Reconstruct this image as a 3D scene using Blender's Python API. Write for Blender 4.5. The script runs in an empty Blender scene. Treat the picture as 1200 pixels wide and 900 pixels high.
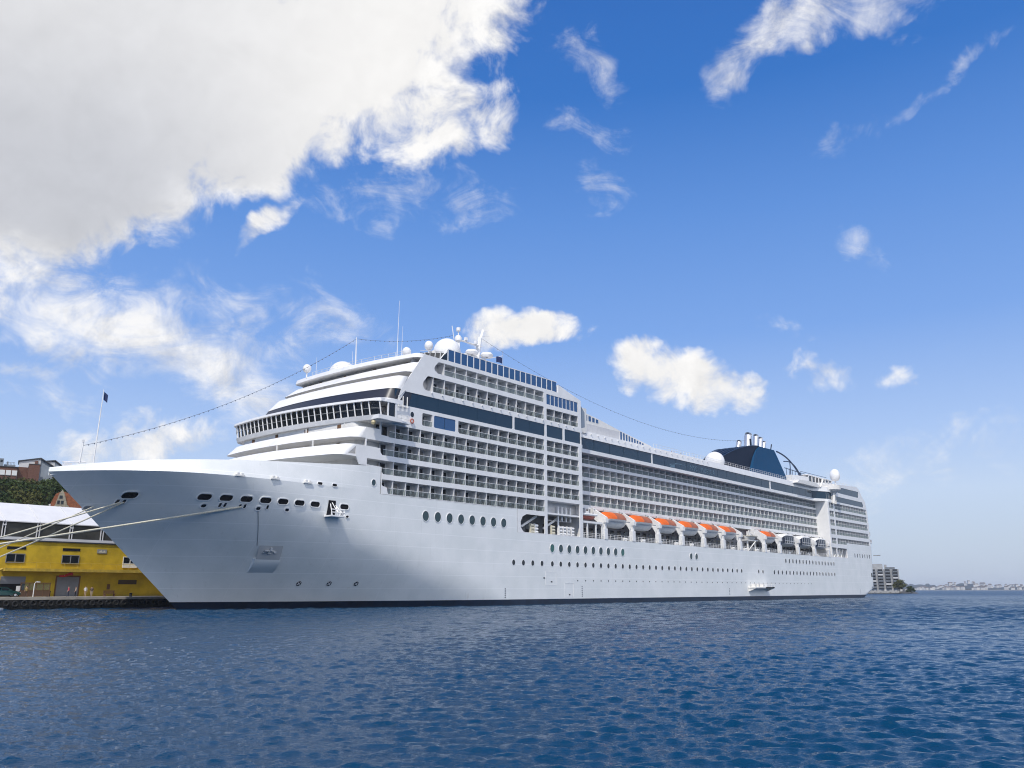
import bpy, bmesh, math, random
import numpy as np
from mathutils import Vector, Matrix
from mathutils.geometry import tessellate_polygon
R = math.radians
rnd = random.Random(7)
SC = bpy.context.scene
COL = SC.collection

# ------------------------------------------------------------------ camera
CAMH = 3.0
PITCH = R(13.94)
cam = bpy.data.cameras.new('camera'); cam.sensor_width = 36; cam.lens = 970 / 1200 * 36
cam.clip_start = .5; cam.clip_end = 60000
camo = bpy.data.objects.new('camera', cam); COL.objects.link(camo)
camo.location = (0, 0, CAMH); camo.rotation_euler = (R(90) + PITCH, 0, 0)
SC.camera = camo

# ship axes: local x runs aft, local y to starboard
SHIP_ANG = R(40.4); SHIP_D = 107.5
UX = Vector((math.sin(SHIP_ANG), math.cos(SHIP_ANG), 0))
NX = Vector((-math.cos(SHIP_ANG), math.sin(SHIP_ANG), 0))
ROTZ = math.atan2(UX.y, UX.x)
def W(s, o, z): return UX * s + NX * (SHIP_D + o) + Vector((0, 0, z))

# ------------------------------------------------------------------ sky, sun, exposure
SUN_EL, SUN_OFF = R(52), R(25)
Lh = -UX * math.cos(SUN_OFF) - NX * math.sin(SUN_OFF)
LS = Vector((Lh.x * math.cos(SUN_EL), Lh.y * math.cos(SUN_EL), math.sin(SUN_EL)))
sun = bpy.data.lights.new('sun', 'SUN'); sun.energy = 3.7; sun.angle = R(.5); sun.color = (1, .95, .87)
suno = bpy.data.objects.new('sun', sun); COL.objects.link(suno)
suno.rotation_euler = (-LS).to_track_quat('-Z', 'Y').to_euler(); suno.location = (0, 0, 200)
SC.view_settings.view_transform = 'Standard'; SC.view_settings.look = 'None'
SC.view_settings.exposure = 0.0; SC.view_settings.gamma = 1.0; SC.view_settings.use_curve_mapping = False
SKY_STRENGTH = 0.11

class NT:
    """small helper for building node trees"""
    def __init__(s, tree): s.t = tree; s.n = tree.nodes; s.l = tree.links
    def node(s, typ, **kw):
        n = s.n.new(typ)
        for k, v in kw.items(): setattr(n, k, v)
        return n
    def put(s, sock, v):
        if hasattr(v, 'is_output') or isinstance(v, bpy.types.NodeSocket): s.l.new(v, sock)
        elif v is not None: sock.default_value = v
    def m(s, op, a, b=None, c=None, clamp=False):
        n = s.node('ShaderNodeMath', operation=op, use_clamp=clamp)
        for i, v in enumerate((a, b, c)):
            if v is not None: s.put(n.inputs[i], v)
        return n.outputs[0]
    def v(s, op, a, b=None, scale=None):
        n = s.node('ShaderNodeVectorMath', operation=op)
        s.put(n.inputs[0], a)
        if b is not None: s.put(n.inputs[1], b)
        if scale is not None: s.put(n.inputs['Scale'], scale)
        return n.outputs['Value'] if op in ('DOT_PRODUCT', 'LENGTH') else n.outputs[0]
    def noise(s, vec, scale, detail=4, rough=.5, lac=2.0, dist=0.0, color=False):
        n = s.node('ShaderNodeTexNoise'); s.put(n.inputs['Vector'], vec)
        n.inputs['Scale'].default_value = scale; n.inputs['Detail'].default_value = detail
        n.inputs['Roughness'].default_value = rough; n.inputs['Lacunarity'].default_value = lac
        n.inputs['Distortion'].default_value = dist
        return n.outputs['Color' if color else 'Fac']
    def smooth(s, x, lo, hi, a=0.0, b=1.0):
        n = s.node('ShaderNodeMapRange', interpolation_type='SMOOTHSTEP')
        s.put(n.inputs[0], x)
        for i, v in zip((1, 2, 3, 4), (lo, hi, a, b)): s.put(n.inputs[i], v)
        return n.outputs[0]
    def mixc(s, f, a, b):
        n = s.node('ShaderNodeMix', data_type='RGBA')
        s.put(n.inputs[0], f); s.put(n.inputs[6], a); s.put(n.inputs[7], b)
        return n.outputs[2]

world = bpy.data.worlds.new('World'); SC.world = world; world.use_nodes = True
wt = NT(world.node_tree); wt.n.clear()
sky = wt.node('ShaderNodeTexSky', sky_type='NISHITA', sun_disc=False)
sky.sun_elevation = SUN_EL; sky.sun_rotation = math.atan2(LS.x, LS.y)
sky.altitude = 0; sky.air_density = 1.0; sky.dust_density = 0.6; sky.ozone_density = 3.0
# clouds of the sky: azimuth, elevation (degrees), 2x2 shape matrix, weight
CU = [(-29.53, 32.15, 0.055, 0.0086, -0.0278, 0.1, 2.3), (-14.55, 34.96, 0.0732, 0.0142, -0.0314, 0.1642, 1.7), (-6.79, 37.16, 0.0903, 0.0496, -0.0769, 0.2342, 1.0), (-6.58, 31.5, 0.1251, 0.026, -0.0513, 0.3078, 1.0), (-31.5, 23.9, 0.095, 0.0147, -0.0514, 0.185, 1.5), (-18.5, 28.6, 0.1, 0.0264, -0.0848, 0.27, 1.3), (-3.62, 31.08, 0.2029, 0.0038, -0.0114, 0.4127, 0.8), (-17.63, 23.71, 0.2343, 0.2542, -0.8994, 0.9277, 0.55), (1.5, 17.5, 0.215, -0.0096, 0.034, 0.87, .95), (-0.62, 17.9, 0.4742, 0.0013, -0.0029, 1.1, 0.7), (11.0, 14.0, 0.190, -0.0382, 0.108, 0.58, 1.0), (9.0, 14.9, 0.3806, -0.0156, 0.032, 0.78, 0.8), (14.54, 12.82, 0.2948, -0.0707, 0.1671, 0.7075, 0.9), (21.26, 13.75, 0.3944, -0.1042, 0.2018, 0.727, 0.55), (25.55, 13.59, 0.9682, 0.2166, -0.2717, 1.0083, 0.4),  (-24.21, 9.4, 0.1982, 0.0298, -0.0744, 0.5752, 0.75), (-26.9, 9.3, 0.4156, 0.0463, -0.0637, 0.7887, 0.6),
      (140, 26, .025, 0, 0, .055, 1.1), (160, 46, .035, 0, 0, .07, .9)]  # last pair added out of view to brighten the hull side and bow
WI = [(24.84, 21.78, 0.5, -0.38, 0.52, 0.66, 0.42), (-27.5, 16.9, 0.0742, -0.03, 0.08, 0.26, 1.3), (-20.54, 14.6, 0.103, -0.05, 0.14, 0.35, 1.3), (-30.29, 15.73, 0.1771, -0.0197, 0.0533, 0.3854, 0.8), (-17.98, 17.24, 0.191, -0.0529, 0.1132, 0.4283, 0.6), (22.64, 35.41, 0.1315, 0.0447, -0.0738, 0.5864, 1.15), (16.94, 33.38, 0.2829, 0.3211, -0.3102, 0.4042, 1.0), (25.55, 35.27, 0.1996, 0.014, 0.0545, 0.7017, .9), (6.69, 34.64, 0.194, -0.5034, 0.6786, 0.4623, 0.2), (5.24, 30.48, 0.3741, -0.0903, 0.2123, 1.1333, 0.25), (7.48, 27.53, 0.5869, -0.1421, 0.23, 1.1042, 0.2), (-8.3, 25.92, 0.176, 0.007, -0.0364, 0.6372, 0.3), (-29.78, 11.64, 0.1805, 0.008, -0.0144, 0.9704, 0.45), (-13.42, 18.18, 0.2815, -0.034, 0.0577, 0.5779, 0.4), (28.02, 29.07, 0.2036, 0.0933, -0.6132, 1.8263, 0.32), (26.46, 7.48, 0.1854, 0.0277, -0.176, 0.727, 0.22), (17.93, 16.68, 0.4439, -0.0345, 0.1315, 1.4759, 0.3)]
def build_sky():
    tc = wt.node('ShaderNodeTexCoord'); d = wt.v('NORMALIZE', tc.outputs['Generated'])
    sx = wt.node('ShaderNodeSeparateXYZ'); wt.put(sx.inputs[0], d)
    az = wt.m('MULTIPLY', wt.m('ARCTAN2', sx.outputs[0], sx.outputs[1]), 180 / math.pi)
    el = wt.m('MULTIPLY', wt.m('ARCSINE', sx.outputs[2]), 180 / math.pi)
    cb = wt.node('ShaderNodeCombineXYZ'); wt.put(cb.inputs[0], az); wt.put(cb.inputs[1], el)
    warp = wt.v('SUBTRACT', wt.noise(d, 8, 4, .6, color=True), (.5, .5, .5))
    A = wt.v('ADD', cb.outputs[0], wt.v('SCALE', warp, scale=6.5))
    def field(L):
        acc = None; flat = None
        for a0, e0, m1, m2, m3, m4, g in L:
            q = wt.v('SUBTRACT', A, (a0, e0, 0))
            dx = wt.v('DOT_PRODUCT', q, (m1, m2, 0)); dy = wt.v('DOT_PRODUCT', q, (m3, m4, 0))
            r2 = wt.m('MULTIPLY_ADD', dx, dx, wt.m('MULTIPLY', dy, dy))
            f = wt.m('MULTIPLY', wt.m('SUBTRACT', 1.0, r2, clamp=False), g)
            f = wt.m('MAXIMUM', f, -1.0)
            acc = f if acc is None else wt.m('SMOOTH_MAX', acc, f, .25)
        return acc
    fbm = wt.noise(d, 17, 10, .62, dist=.35)
    fbl = wt.noise(wt.v('ADD', d, (-.010, 0, .018)), 17, 6, .6, dist=.35)
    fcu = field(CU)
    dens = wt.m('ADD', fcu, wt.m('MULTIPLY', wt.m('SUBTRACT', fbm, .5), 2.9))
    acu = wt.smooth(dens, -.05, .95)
    # thin ice cloud, streaked along one compass direction
    mp = wt.node('ShaderNodeMapping'); wt.put(mp.inputs['Vector'], d)
    mp.inputs['Rotation'].default_value = (0, R(25), R(20)); mp.inputs['Scale'].default_value = (8, 11, 15)
    fw = wt.noise(mp.outputs[0], 1.5, 10, .66, dist=1.1)
    fwi = field(WI)
    dw = wt.m('ADD', fwi, wt.m('MULTIPLY', wt.m('SUBTRACT', wt.m('MULTIPLY_ADD', fw, .55, wt.m('MULTIPLY', fbm, .45)), .485), 5.2))
    awi = wt.m('MULTIPLY', wt.smooth(dw, -.1, 2.0), .95)
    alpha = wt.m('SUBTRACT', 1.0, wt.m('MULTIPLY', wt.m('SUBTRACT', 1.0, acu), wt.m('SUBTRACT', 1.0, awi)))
    # brightness of the clouds: thin sunlit rims, greyer thick undersides
    relief = wt.m('SUBTRACT', fbm, fbl)
    thick = wt.smooth(fcu, .25, 1.1)
    low = wt.m('MULTIPLY', wt.smooth(el, 36, 24), wt.smooth(el, 18.5, 21.5))                                     # underside of the great cloud
    west = wt.smooth(az, -8, -30)
    g = wt.m('MULTIPLY', wt.m('MULTIPLY_ADD', thick, .45, wt.m('MULTIPLY', low, .55)), west)
    lum = wt.m('ADD', .93, wt.m('ADD', wt.m('MULTIPLY', relief, wt.m('MULTIPLY_ADD', thick, -.92, 1.05)), wt.m('MULTIPLY', g, -.28)))
    lum = wt.m('MINIMUM', lum, 1.0)
    lum = wt.m('MULTIPLY', lum, wt.smooth(az, 80, 110, 1.0, 2.7))        # added unseen clouds, boosted as fill light for the ship's side
    colr = wt.mixc(g, (1, .99, .98, 1), (.90, .925, 1.0, 1))
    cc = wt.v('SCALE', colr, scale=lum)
    b1 = wt.node('ShaderNodeBackground'); 
    cr = wt.node('ShaderNodeValToRGB'); wt.put(cr.inputs[0], wt.m('DIVIDE', el, 60.0, clamp=True))
    stops = ((0, (.50, .585, .75)), (3, (.545, .645, .81)), (6, (.575, .70, .915)), (10, (.425, .595, .94)), (17, (.215, .41, .865)), (25, (.122, .305, .765)), (33, (.040, .19, .61)), (45, (.024, .135, .50)), (60, (.015, .10, .40)))
    while len(cr.color_ramp.elements) < len(stops): cr.color_ramp.elements.new(.5)
    for e_, (p, c) in zip(cr.color_ramp.elements, stops): e_.position = p / 60; e_.color = (*c, 1)
    graded = wt.v('SCALE', cr.outputs[0], scale=1 / SKY_STRENGTH)     # the deep, clean blue of the photographed sky
    wt.put(b1.inputs[0], wt.mixc(.88, sky.outputs[0], graded)); b1.inputs[1].default_value = SKY_STRENGTH
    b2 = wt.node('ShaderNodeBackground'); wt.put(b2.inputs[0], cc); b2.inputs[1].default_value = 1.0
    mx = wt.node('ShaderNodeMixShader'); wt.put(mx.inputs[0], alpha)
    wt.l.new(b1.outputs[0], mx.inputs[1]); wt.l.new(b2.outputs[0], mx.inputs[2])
    out = wt.node('ShaderNodeOutputWorld'); wt.l.new(mx.outputs[0], out.inputs[0])
build_sky()
world.cycles.sampling_method = 'MANUAL'; world.cycles.sample_map_resolution = 512
SC.cycles.filter_width = 1.1; SC.cycles.sample_clamp_direct = 12; SC.cycles.sample_clamp_indirect = 4; SC.cycles.max_bounces = 6; SC.cycles.transparent_max_bounces = 12; SC.cycles.caustics_reflective = False

# ------------------------------------------------------------------ materials
MATS = {}
def mat(name, col, rough=.5, metal=0.0, spec=.5, var=0.0, vscale=.4, bump=0.0, bscale=8.0, coat=0.0):
    if name in MATS: return MATS[name]
    m = bpy.data.materials.new(name); m.use_nodes = True; t = NT(m.node_tree)
    b = t.n['Principled BSDF']
    b.inputs['Base Color'].default_value = (*col, 1); b.inputs['Roughness'].default_value = rough
    b.inputs['Metallic'].default_value = metal; b.inputs['Specular IOR Level'].default_value = spec
    b.inputs['Coat Weight'].default_value = coat
    if var or bump:
        tc = t.node('ShaderNodeTexCoord').outputs['Object']
    if var:
        f = t.smooth(t.noise(tc, vscale, 6, .6), .3, .7)
        t.put(b.inputs['Base Color'], t.mixc(f, tuple(c * (1 - var) for c in col) + (1,), tuple(min(1, c * (1 + var)) for c in col) + (1,)))
    if bump:
        bn = t.node('ShaderNodeBump'); bn.inputs['Strength'].default_value = bump; bn.inputs['Distance'].default_value = .05
        t.put(bn.inputs['Height'], t.noise(tc, bscale, 4, .6)); t.put(b.inputs['Normal'], bn.outputs[0])
    MATS[name] = m
    return m
def hull_mat():
    m = bpy.data.materials.new('hull_paint'); m.use_nodes = True; t = NT(m.node_tree); b = t.n['Principled BSDF']
    tc = t.node('ShaderNodeTexCoord').outputs['Object']
    sp = t.node('ShaderNodeSeparateXYZ'); t.put(sp.inputs[0], tc)
    def seam(x, pitch, w):
        f = t.m('FRACT', t.m('DIVIDE', x, pitch))
        d = t.m('ABSOLUTE', t.m('SUBTRACT', f, .5))
        return t.smooth(d, w, 0)
    hs = seam(t.m('ADD', sp.outputs[2], .4), 2.35, .030); vs = seam(sp.outputs[0], 11.7, .004)
    s = t.m('MAXIMUM', t.m('MULTIPLY', hs, .75), t.m('MULTIPLY', vs, .5))
    n = t.noise(tc, .22, 5, .6)
    mp = t.node('ShaderNodeMapping'); t.put(mp.inputs[0], tc); mp.inputs['Scale'].default_value = (1.4, 1.4, .06)
    st = t.smooth(t.noise(mp.outputs[0], 1.0, 5, .6), .58, .8)        # faint runs of dirt down the plating
    base = t.mixc(t.smooth(n, .3, .7), (.715, .735, .725, 1), (.79, .80, .79, 1))
    base = t.mixc(t.m('MULTIPLY', st, .4), base, (.54, .53, .51, 1))
    mp3 = t.node('ShaderNodeMapping'); t.put(mp3.inputs[0], tc); mp3.inputs['Scale'].default_value = (.9, .9, .10)
    ru = t.m('MULTIPLY', t.smooth(t.noise(mp3.outputs[0], 1.0, 4, .55), .70, .80), t.smooth(sp.outputs[2], 16.5, 3.0))
    base = t.mixc(t.m('MULTIPLY', ru, .28), base, (.36, .25, .17, 1))
    t.put(b.inputs['Base Color'], t.mixc(s, base, (.92, .92, .92, 1)))
    b.inputs['Roughness'].default_value = .38
    mp2 = t.node('ShaderNodeMapping'); t.put(mp2.inputs[0], tc); mp2.inputs['Scale'].default_value = (.42, .42, .42)
    h = t.m('ADD', t.m('MULTIPLY', t.noise(mp2.outputs[0], 1.0, 3, .5), .5), t.m('MULTIPLY', s, .012))
    bn = t.node('ShaderNodeBump'); bn.inputs['Strength'].default_value = .55; bn.inputs['Distance'].default_value = .12
    t.put(bn.inputs['Height'], h); t.put(b.inputs['Normal'], bn.outputs[0])
    return m
def thin_glass(name, tint, gloss=.5, alpha=.35):
    m = bpy.data.materials.new(name); m.use_nodes = True; t = NT(m.node_tree); t.n.clear()
    tr = t.node('ShaderNodeBsdfTransparent'); tr.inputs[0].default_value = (*tint, 1)
    df = t.node('ShaderNodeBsdfPrincipled'); df.inputs['Base Color'].default_value = (.22, .26, .27, 1); df.inputs['Roughness'].default_value = .08
    mx = t.node('ShaderNodeMixShader'); mx.inputs[0].default_value = alpha
    t.l.new(tr.outputs[0], mx.inputs[1]); t.l.new(df.outputs[0], mx.inputs[2])
    o = t.node('ShaderNodeOutputMaterial'); t.l.new(mx.outputs[0], o.inputs[0])
    return m
M_HULL = hull_mat()
M_WHITE = mat('white_paint', (.78, .775, .765), .4, var=.04, vscale=.5)
M_WHITE2 = mat('cream_white_paint', (.74, .725, .69), .5, var=.05, vscale=.7)
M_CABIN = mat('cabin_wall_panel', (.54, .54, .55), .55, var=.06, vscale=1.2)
M_DIV = mat('divider_panel', (.62, .62, .625), .5, var=.04)
M_DECK = mat('deck_paint', (.42, .43, .42), .7, var=.1)
M_BOOT = mat('boot_top_navy', (.006, .014, .034), .45, var=.3, vscale=.8)
M_BAND = mat('band_glass_blue', (.004, .026, .052), .06, spec=.55)
M_BLUEPANE = mat('blue_pane', (.025, .085, .21), .08, spec=.6)
M_DARKGL = mat('dark_glass', (.008, .012, .018), .06, spec=.55)
M_PORT = mat('porthole_glass', (.02, .05, .06), .08, spec=.6)
M_GREENGL = mat('green_porthole_glass', (.02, .11, .10), .08, spec=.6)
M_VOID = mat('dark_interior', (.012, .013, .016), .9, spec=.1)
M_BLACK = mat('black_rubber', (.011, .011, .012), .8, var=.4, vscale=2)
M_RAILGL = thin_glass('balcony_glass', (.86, .90, .90), alpha=.17)
M_STEEL = mat('grey_steel', (.32, .33, .34), .45, metal=.3)
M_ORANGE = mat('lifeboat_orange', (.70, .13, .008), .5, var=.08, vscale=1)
M_ORANGE2 = mat('dull_orange_canopy', (.36, .12, .065), .75, var=.15, vscale=1)  # duller, darker orange on the after part of each canopy
M_BOATW = mat('lifeboat_white', (.78, .78, .78), .4, var=.06, vscale=.8)
M_FUN = mat('funnel_blue', (.002, .055, .14), .55, spec=.15, var=.05)
M_FUND = mat('funnel_dark_louvre', (.004, .010, .028), .5, spec=.25)
M_FRAME = mat('frame_blue_steel', (.02, .045, .10), .45)
M_CHROME = mat('exhaust_steel', (.60, .61, .64), .35, metal=.6)
M_CHAIR = mat('chair_brown', (.10, .085, .07), .7)
M_ROPE = mat('rope_cream', (.55, .52, .42), .9, var=.15, vscale=6)
M_WIRE = mat('wire_dark', (.10, .115, .16), .6)
M_FLAG = mat('flag_blue', (.006, .02, .09), .8)
M_LETTER = mat('faint_lettering', (.10, .17, .23), .5)
M_YELLOW = mat('yellow_painted_render', (.52, .355, .012), .8, var=.2, vscale=.35, bump=.3)
M_LEDGE = mat('ledge_yellow', (.45, .32, .045), .8, var=.22, vscale=1.2)
M_CANVAS = mat('marquee_canvas', (.66, .66, .67), .6, var=.04, vscale=.5)
M_MESH = mat('marquee_side_mesh', (.045, .045, .038), .5, var=.3, vscale=.6)
M_QUAY = mat('quay_timber_dark', (.010, .0095, .009), .9, var=.5, vscale=1.5, bump=.6, bscale=3)
M_CONC = mat('quay_concrete', (.34, .31, .27), .9, var=.2, vscale=.6, bump=.3)
M_GREYDOOR = mat('grey_door', (.20, .21, .23), .5, var=.1)
M_SHUT = mat('roller_shutter_grey', (.22, .23, .26), .5)
M_RED = mat('red_cloth', (.42, .02, .015), .8)
M_BRICK = mat('brown_brick', (.12, .055, .038), .9, var=.25, vscale=2.5, bump=.4)
M_SLATE = mat('dark_roofing', (.03, .034, .042), .7, var=.2)
M_TILE = mat('orange_roof_tile', (.21, .07, .03), .85, var=.3, vscale=1.5, bump=.5, bscale=5)
M_STONE = mat('pale_stone', (.26, .235, .18), .9, var=.25, vscale=1.5, bump=.4)
M_GREYW = mat('grey_cladding', (.20, .23, .27), .7, var=.1)
M_CARG = mat('car_green_paint', (.006, .045, .04), .25, coat=.6)
M_TYRE = mat('tyre', (.014, .014, .014), .85)
M_APT = mat('apartment_concrete', (.33, .335, .34), .8, var=.12, vscale=.3)
M_APTD = mat('apartment_dark_grey', (.13, .145, .165), .7, var=.2)  # darker grey of the balcony fronts and roof railing
M_BARK = mat('bark', (.06, .045, .03), .9, var=.3, vscale=3)
M_ROCK = mat('shore_rock', (.07, .068, .062), .9, var=.4, vscale=.3, bump=.8, bscale=1)
M_HOUSEW = mat('house_white', (.52, .52, .52), .8)
M_HOUSER = mat('house_roof', (.11, .085, .08), .85)
M_WOOD = mat('brown_wood', (.14, .07, .03), .8, var=.2)

# ------------------------------------------------------------------ object helpers
def empty(name, org, label, cat, group=None, kind=None, rot=ROTZ, world=None):
    o = bpy.data.objects.new(name, None); COL.objects.link(o)
    o.location = world if world is not None else W(*org); o.rotation_euler = (0, 0, rot)
    o.empty_display_size = .5
    return tag(o, label, cat, group, kind)
def tag(o, label=None, cat=None, group=None, kind=None):
    if label: o['label'] = label
    if cat: o['category'] = cat
    if group: o['group'] = group
    if kind: o['kind'] = kind
    return o
class MB:
    """collects faces, then links them as one mesh object"""
    def __init__(s): s.v = []; s.f = []; s.mi = []; s.cur = 0
    def face(s, pts):
        k = len(s.v); s.v += [tuple(p) for p in pts]; s.f.append(tuple(range(k, k + len(pts)))); s.mi.append(s.cur)
    def idx(s, verts, faces):
        k = len(s.v); s.v += [tuple(p) for p in verts]
        for f in faces: s.f.append(tuple(i + k for i in f)); s.mi.append(s.cur)
    def box(s, x0, x1, y0, y1, z0, z1):
        vs = [(x, y, z) for z in (z0, z1) for y in (y0, y1) for x in (x0, x1)]
        s.idx(vs, [(0, 2, 3, 1), (4, 5, 7, 6), (0, 1, 5, 4), (2, 6, 7, 3), (0, 4, 6, 2), (1, 3, 7, 5)]); return s
    def grid(s, rows, close=False):
        n = len(rows[0]); vs = [p for r in rows for p in r]; fs = []
        for i in range(len(rows) - 1):
            for j in range(n - 1 + (1 if close else 0)):
                a = i * n + j; b = i * n + (j + 1) % n
                fs.append((a, b, b + n, a + n))
        s.idx(vs, fs); return s
    def tube(s, path, r, n=6, caps=True, r1=None):
        P = [Vector(p) for p in path]; rows = []
        for i, p in enumerate(P):
            d = (P[min(i + 1, len(P) - 1)] - P[max(i - 1, 0)]).normalized()
            up = Vector((0, 0, 1)) if abs(d.z) < .9 else Vector((1, 0, 0))
            a = d.cross(up).normalized(); b = d.cross(a)
            rr = r if r1 is None else r + (r1 - r) * i / (len(P) - 1)
            rows.append([p + a * (math.cos(t) * rr) + b * (math.sin(t) * rr) for t in [2 * math.pi * k / n for k in range(n)]])
        s.grid(rows, True)
        if caps: s.face(rows[0][::-1]); s.face(rows[-1])
        return s
    def bar(s, a, b, w, h=None):
        return s.tube([a, b], w * .7071, 4)
    def lathe(s, prof, c, n=16):
        rows = [[(c[0] + r * math.cos(t), c[1] + r * math.sin(t), c[2] + z) for t in [2 * math.pi * k / n for k in range(n)]] for r, z in prof]
        s.grid(rows, True); return s
    def prism(s, poly, axis, a, b):
        """poly in the plane normal to axis; axis 0: (y,z), 1: (x,z), 2: (x,y)"""
        def P(p, t): return (t, p[0], p[1]) if axis == 0 else ((p[0], t, p[1]) if axis == 1 else (p[0], p[1], t))
        A = [P(p, a) for p in poly]; B = [P(p, b) for p in poly]; n = len(poly)
        tri = tessellate_polygon([[Vector((p[0], p[1], 0)) for p in poly]])
        s.idx(A + B, [tuple(t) for t in tri] + [tuple(i + n for i in reversed(t)) for t in tri] + [(i, (i + 1) % n, (i + 1) % n + n, i + n) for i in range(n)])
        return s
    def plate(s, outline, holes, o, th):
        """upright plate in the (s,z) plane with holes, from o to o+th"""
        loops = [outline] + holes; vs = []; fs = []
        tri = tessellate_polygon([[Vector((p[0], p[1], 0)) for p in l] for l in loops])
        flat = [p for l in loops for p in l]; n = len(flat)
        vs = [(p[0], o, p[1]) for p in flat] + [(p[0], o + th, p[1]) for p in flat]
        fs = [tuple(t) for t in tri] + [tuple(i + n for i in t) for t in tri]
        k = 0
        for l in loops:
            m = len(l)
            for i in range(m): fs.append((k + i, k + (i + 1) % m, k + (i + 1) % m + n, k + i + n))
            k += m
        s.idx(vs, fs); return s
    def build(s, name, m, parent=None, org=(0, 0, 0), smooth=False, weld=True, angle=30):
        me = bpy.data.meshes.new(name)
        me.from_pydata([(a - org[0], b - org[1], c - org[2]) for a, b, c in s.v], [], s.f)
        for mm in (m if isinstance(m, (list, tuple)) else [m]): me.materials.append(mm)
        if isinstance(m, (list, tuple)): me.polygons.foreach_set('material_index', s.mi)
        bm = bmesh.new(); bm.from_mesh(me)
        if weld: bmesh.ops.remove_doubles(bm, verts=bm.verts, dist=.0005)
        bmesh.ops.recalc_face_normals(bm, faces=bm.faces)
        bm.to_mesh(me); bm.free()
        if smooth:
            me.polygons.foreach_set('use_smooth', [True] * len(me.polygons))
            try: me.set_sharp_from_angle(angle=R(angle))
            except Exception: pass
        o = bpy.data.objects.new(name, me); COL.objects.link(o)
        if parent: o.parent = parent
        return o
def copy_obj(o, parent=None, loc=None):
    c = o.copy(); COL.objects.link(c); c.parent = parent
    if loc is not None: c.location = loc
    for ch in list(o.children): copy_obj(ch, c)
    return c
def ngon(cx, cz, rx, rz, n=20): return [(cx + rx * math.cos(2 * math.pi * k / n), cz + rz * math.sin(2 * math.pi * k / n)) for k in range(n)]
def rrect(s0, s1, z0, z1, r=.3, n=4):
    out = []
    for cx, cz, a in ((s1 - r, z1 - r, 0), (s0 + r, z1 - r, 90), (s0 + r, z0 + r, 180), (s1 - r, z0 + r, 270)):
        for k in range(n + 1):
            t = R(a + 90 * k / n); out.append((cx + r * math.cos(t), cz + r * math.sin(t)))
    return out

# ------------------------------------------------------------------ the ship
SB = (195, 16.5, 0)
ship = empty('cruise_ship', SB, 'long white cruise ship with dark blue window bands and funnel, moored at the quay', 'cruise ship')
BW = 16.5
def stem(z): return 66.6 - 1.098 * max(z, 0) if z >= 0 else 66.6
def half(s, z):
    zz = min(max(z, 0), 19); L = 39 + (19 - zz) * 1.25; p = 1.9 + 2.9 * (zz / 19) ** 1.5
    t = min(max((s - stem(zz)) / L, 0), 1)
    return BW * (1 - (1 - t) ** p)
def ztop(s): return 19.55 + 3.6 * min(max((s - 45.7) / 44.3, 0), 1) ** .78
def hull_o(s, z):
    ins = min(max((88 - s) / 30, 0), 1) * .55 * (z - 19) if z > 19 else 0
    o = BW - half(s, z) + ins
    se = stern_s(z)
    if s > se - 7:
        q = min((s - se + 7) / 7, 1); o += 5.5 * (1 - math.sqrt(max(1 - q * q, 0)))
    return o
def stern_s(z):
    if z < 1.2: return 336 + 2.9 * z
    if z < 3.5: return 339.5 + (z - 1.2) * 3.9
    return 348.5 + (z - 3.5) * .13
def hull_part(m, zs, s_from, s_to, n, pw=1.0):
    """both sides between two limits given as functions of height"""
    for sd in (0, 1):
        rows = []
        for z in zs:
            a, b = s_from(z), s_to(z); row = []
            for i in range(n + 1):
                t = (i / n) ** pw; s = a + (b - a) * t; o = hull_o(s, z)
                if sd: o = 33 - o
                row.append((s, o, z))
            rows.append(row)
        m.grid(rows)
def lin(a, b, n): return [a + (b - a) * i / n for i in range(n + 1)]
C128 = lambda z: 128.0
hull = MB()
hull_part(hull, lin(1.12, 19.0, 60)[:-1] + [18.999], stem, lambda z: 92.0, 130, 1.5)
hull_part(hull, lin(1.12, 18.6, 50), lambda z: 92.0, C128, 40)
hull_part(hull, lin(1.12, 14.05, 12), C128, lambda z: stern_s(z) - 7, 60)
hull_part(hull, lin(1.12, 14.05, 16), lambda z: stern_s(z) - 7, stern_s, 12)
hull_part(hull, lin(14.05, 19.6, 4), lambda z: 317.2, lambda z: stern_s(z) - 7, 8)
hull_part(hull, lin(14.05, 19.6, 4), lambda z: stern_s(z) - 7, stern_s, 12)
# starboard topside is closed all along
hull.face([(128, 33, 14.05), (317.2, 33, 14.05), (317.2, 33, 21), (128, 33, 21)])
rows = []
for z in lin(1.12, 19.6, 12):
    s = stern_s(z); o = hull_o(s, z); rows.append([(s, o, z), (s + .5, 16.5, z), (s, 33 - o, z)])
hull.grid(rows)
hull.build('hull', M_HULL, ship, SB, smooth=True, angle=40)
bul = MB()
for sd in (0, 1):
    rows = []
    for k in range(7):
        row = []
        for i in range(61):
            s = 45.76 + (92 - 45.76) * (i / 60) ** 1.6; z = 19.003 + (ztop(s) - 19.003) * k / 6
            o = min(hull_o(s, z), 16.5)
            row.append((s, o if not sd else 33 - o, z))
        rows.append(row)
    bul.grid(rows)
    cap = []
    for i in range(61):
        s = 45.76 + (92 - 45.76) * (i / 60) ** 1.6; z = ztop(s); o = min(hull_o(s, z), 16.5); o2 = min(o + .35, 16.5)
        if sd: o, o2 = 33 - o, 33 - o2
        cap.append([(s, o, z), (s, o2, z), (s, o2, z - 1.1)])
    bul.grid(cap)
bul.build('bow_bulwark', M_HULL, ship, SB, smooth=True)
fd = MB(); rows = []
for i in range(41):
    s = 46.2 + 46 * (i / 40) ** 1.3; o = min(hull_o(s, 18.5) + .35, 16.5); rows.append([(s, o, 18.6), (s, 33 - o, 18.6)])
fd.grid(rows); fd.build('foredeck', M_DECK, ship, SB)
bt = MB()
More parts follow.
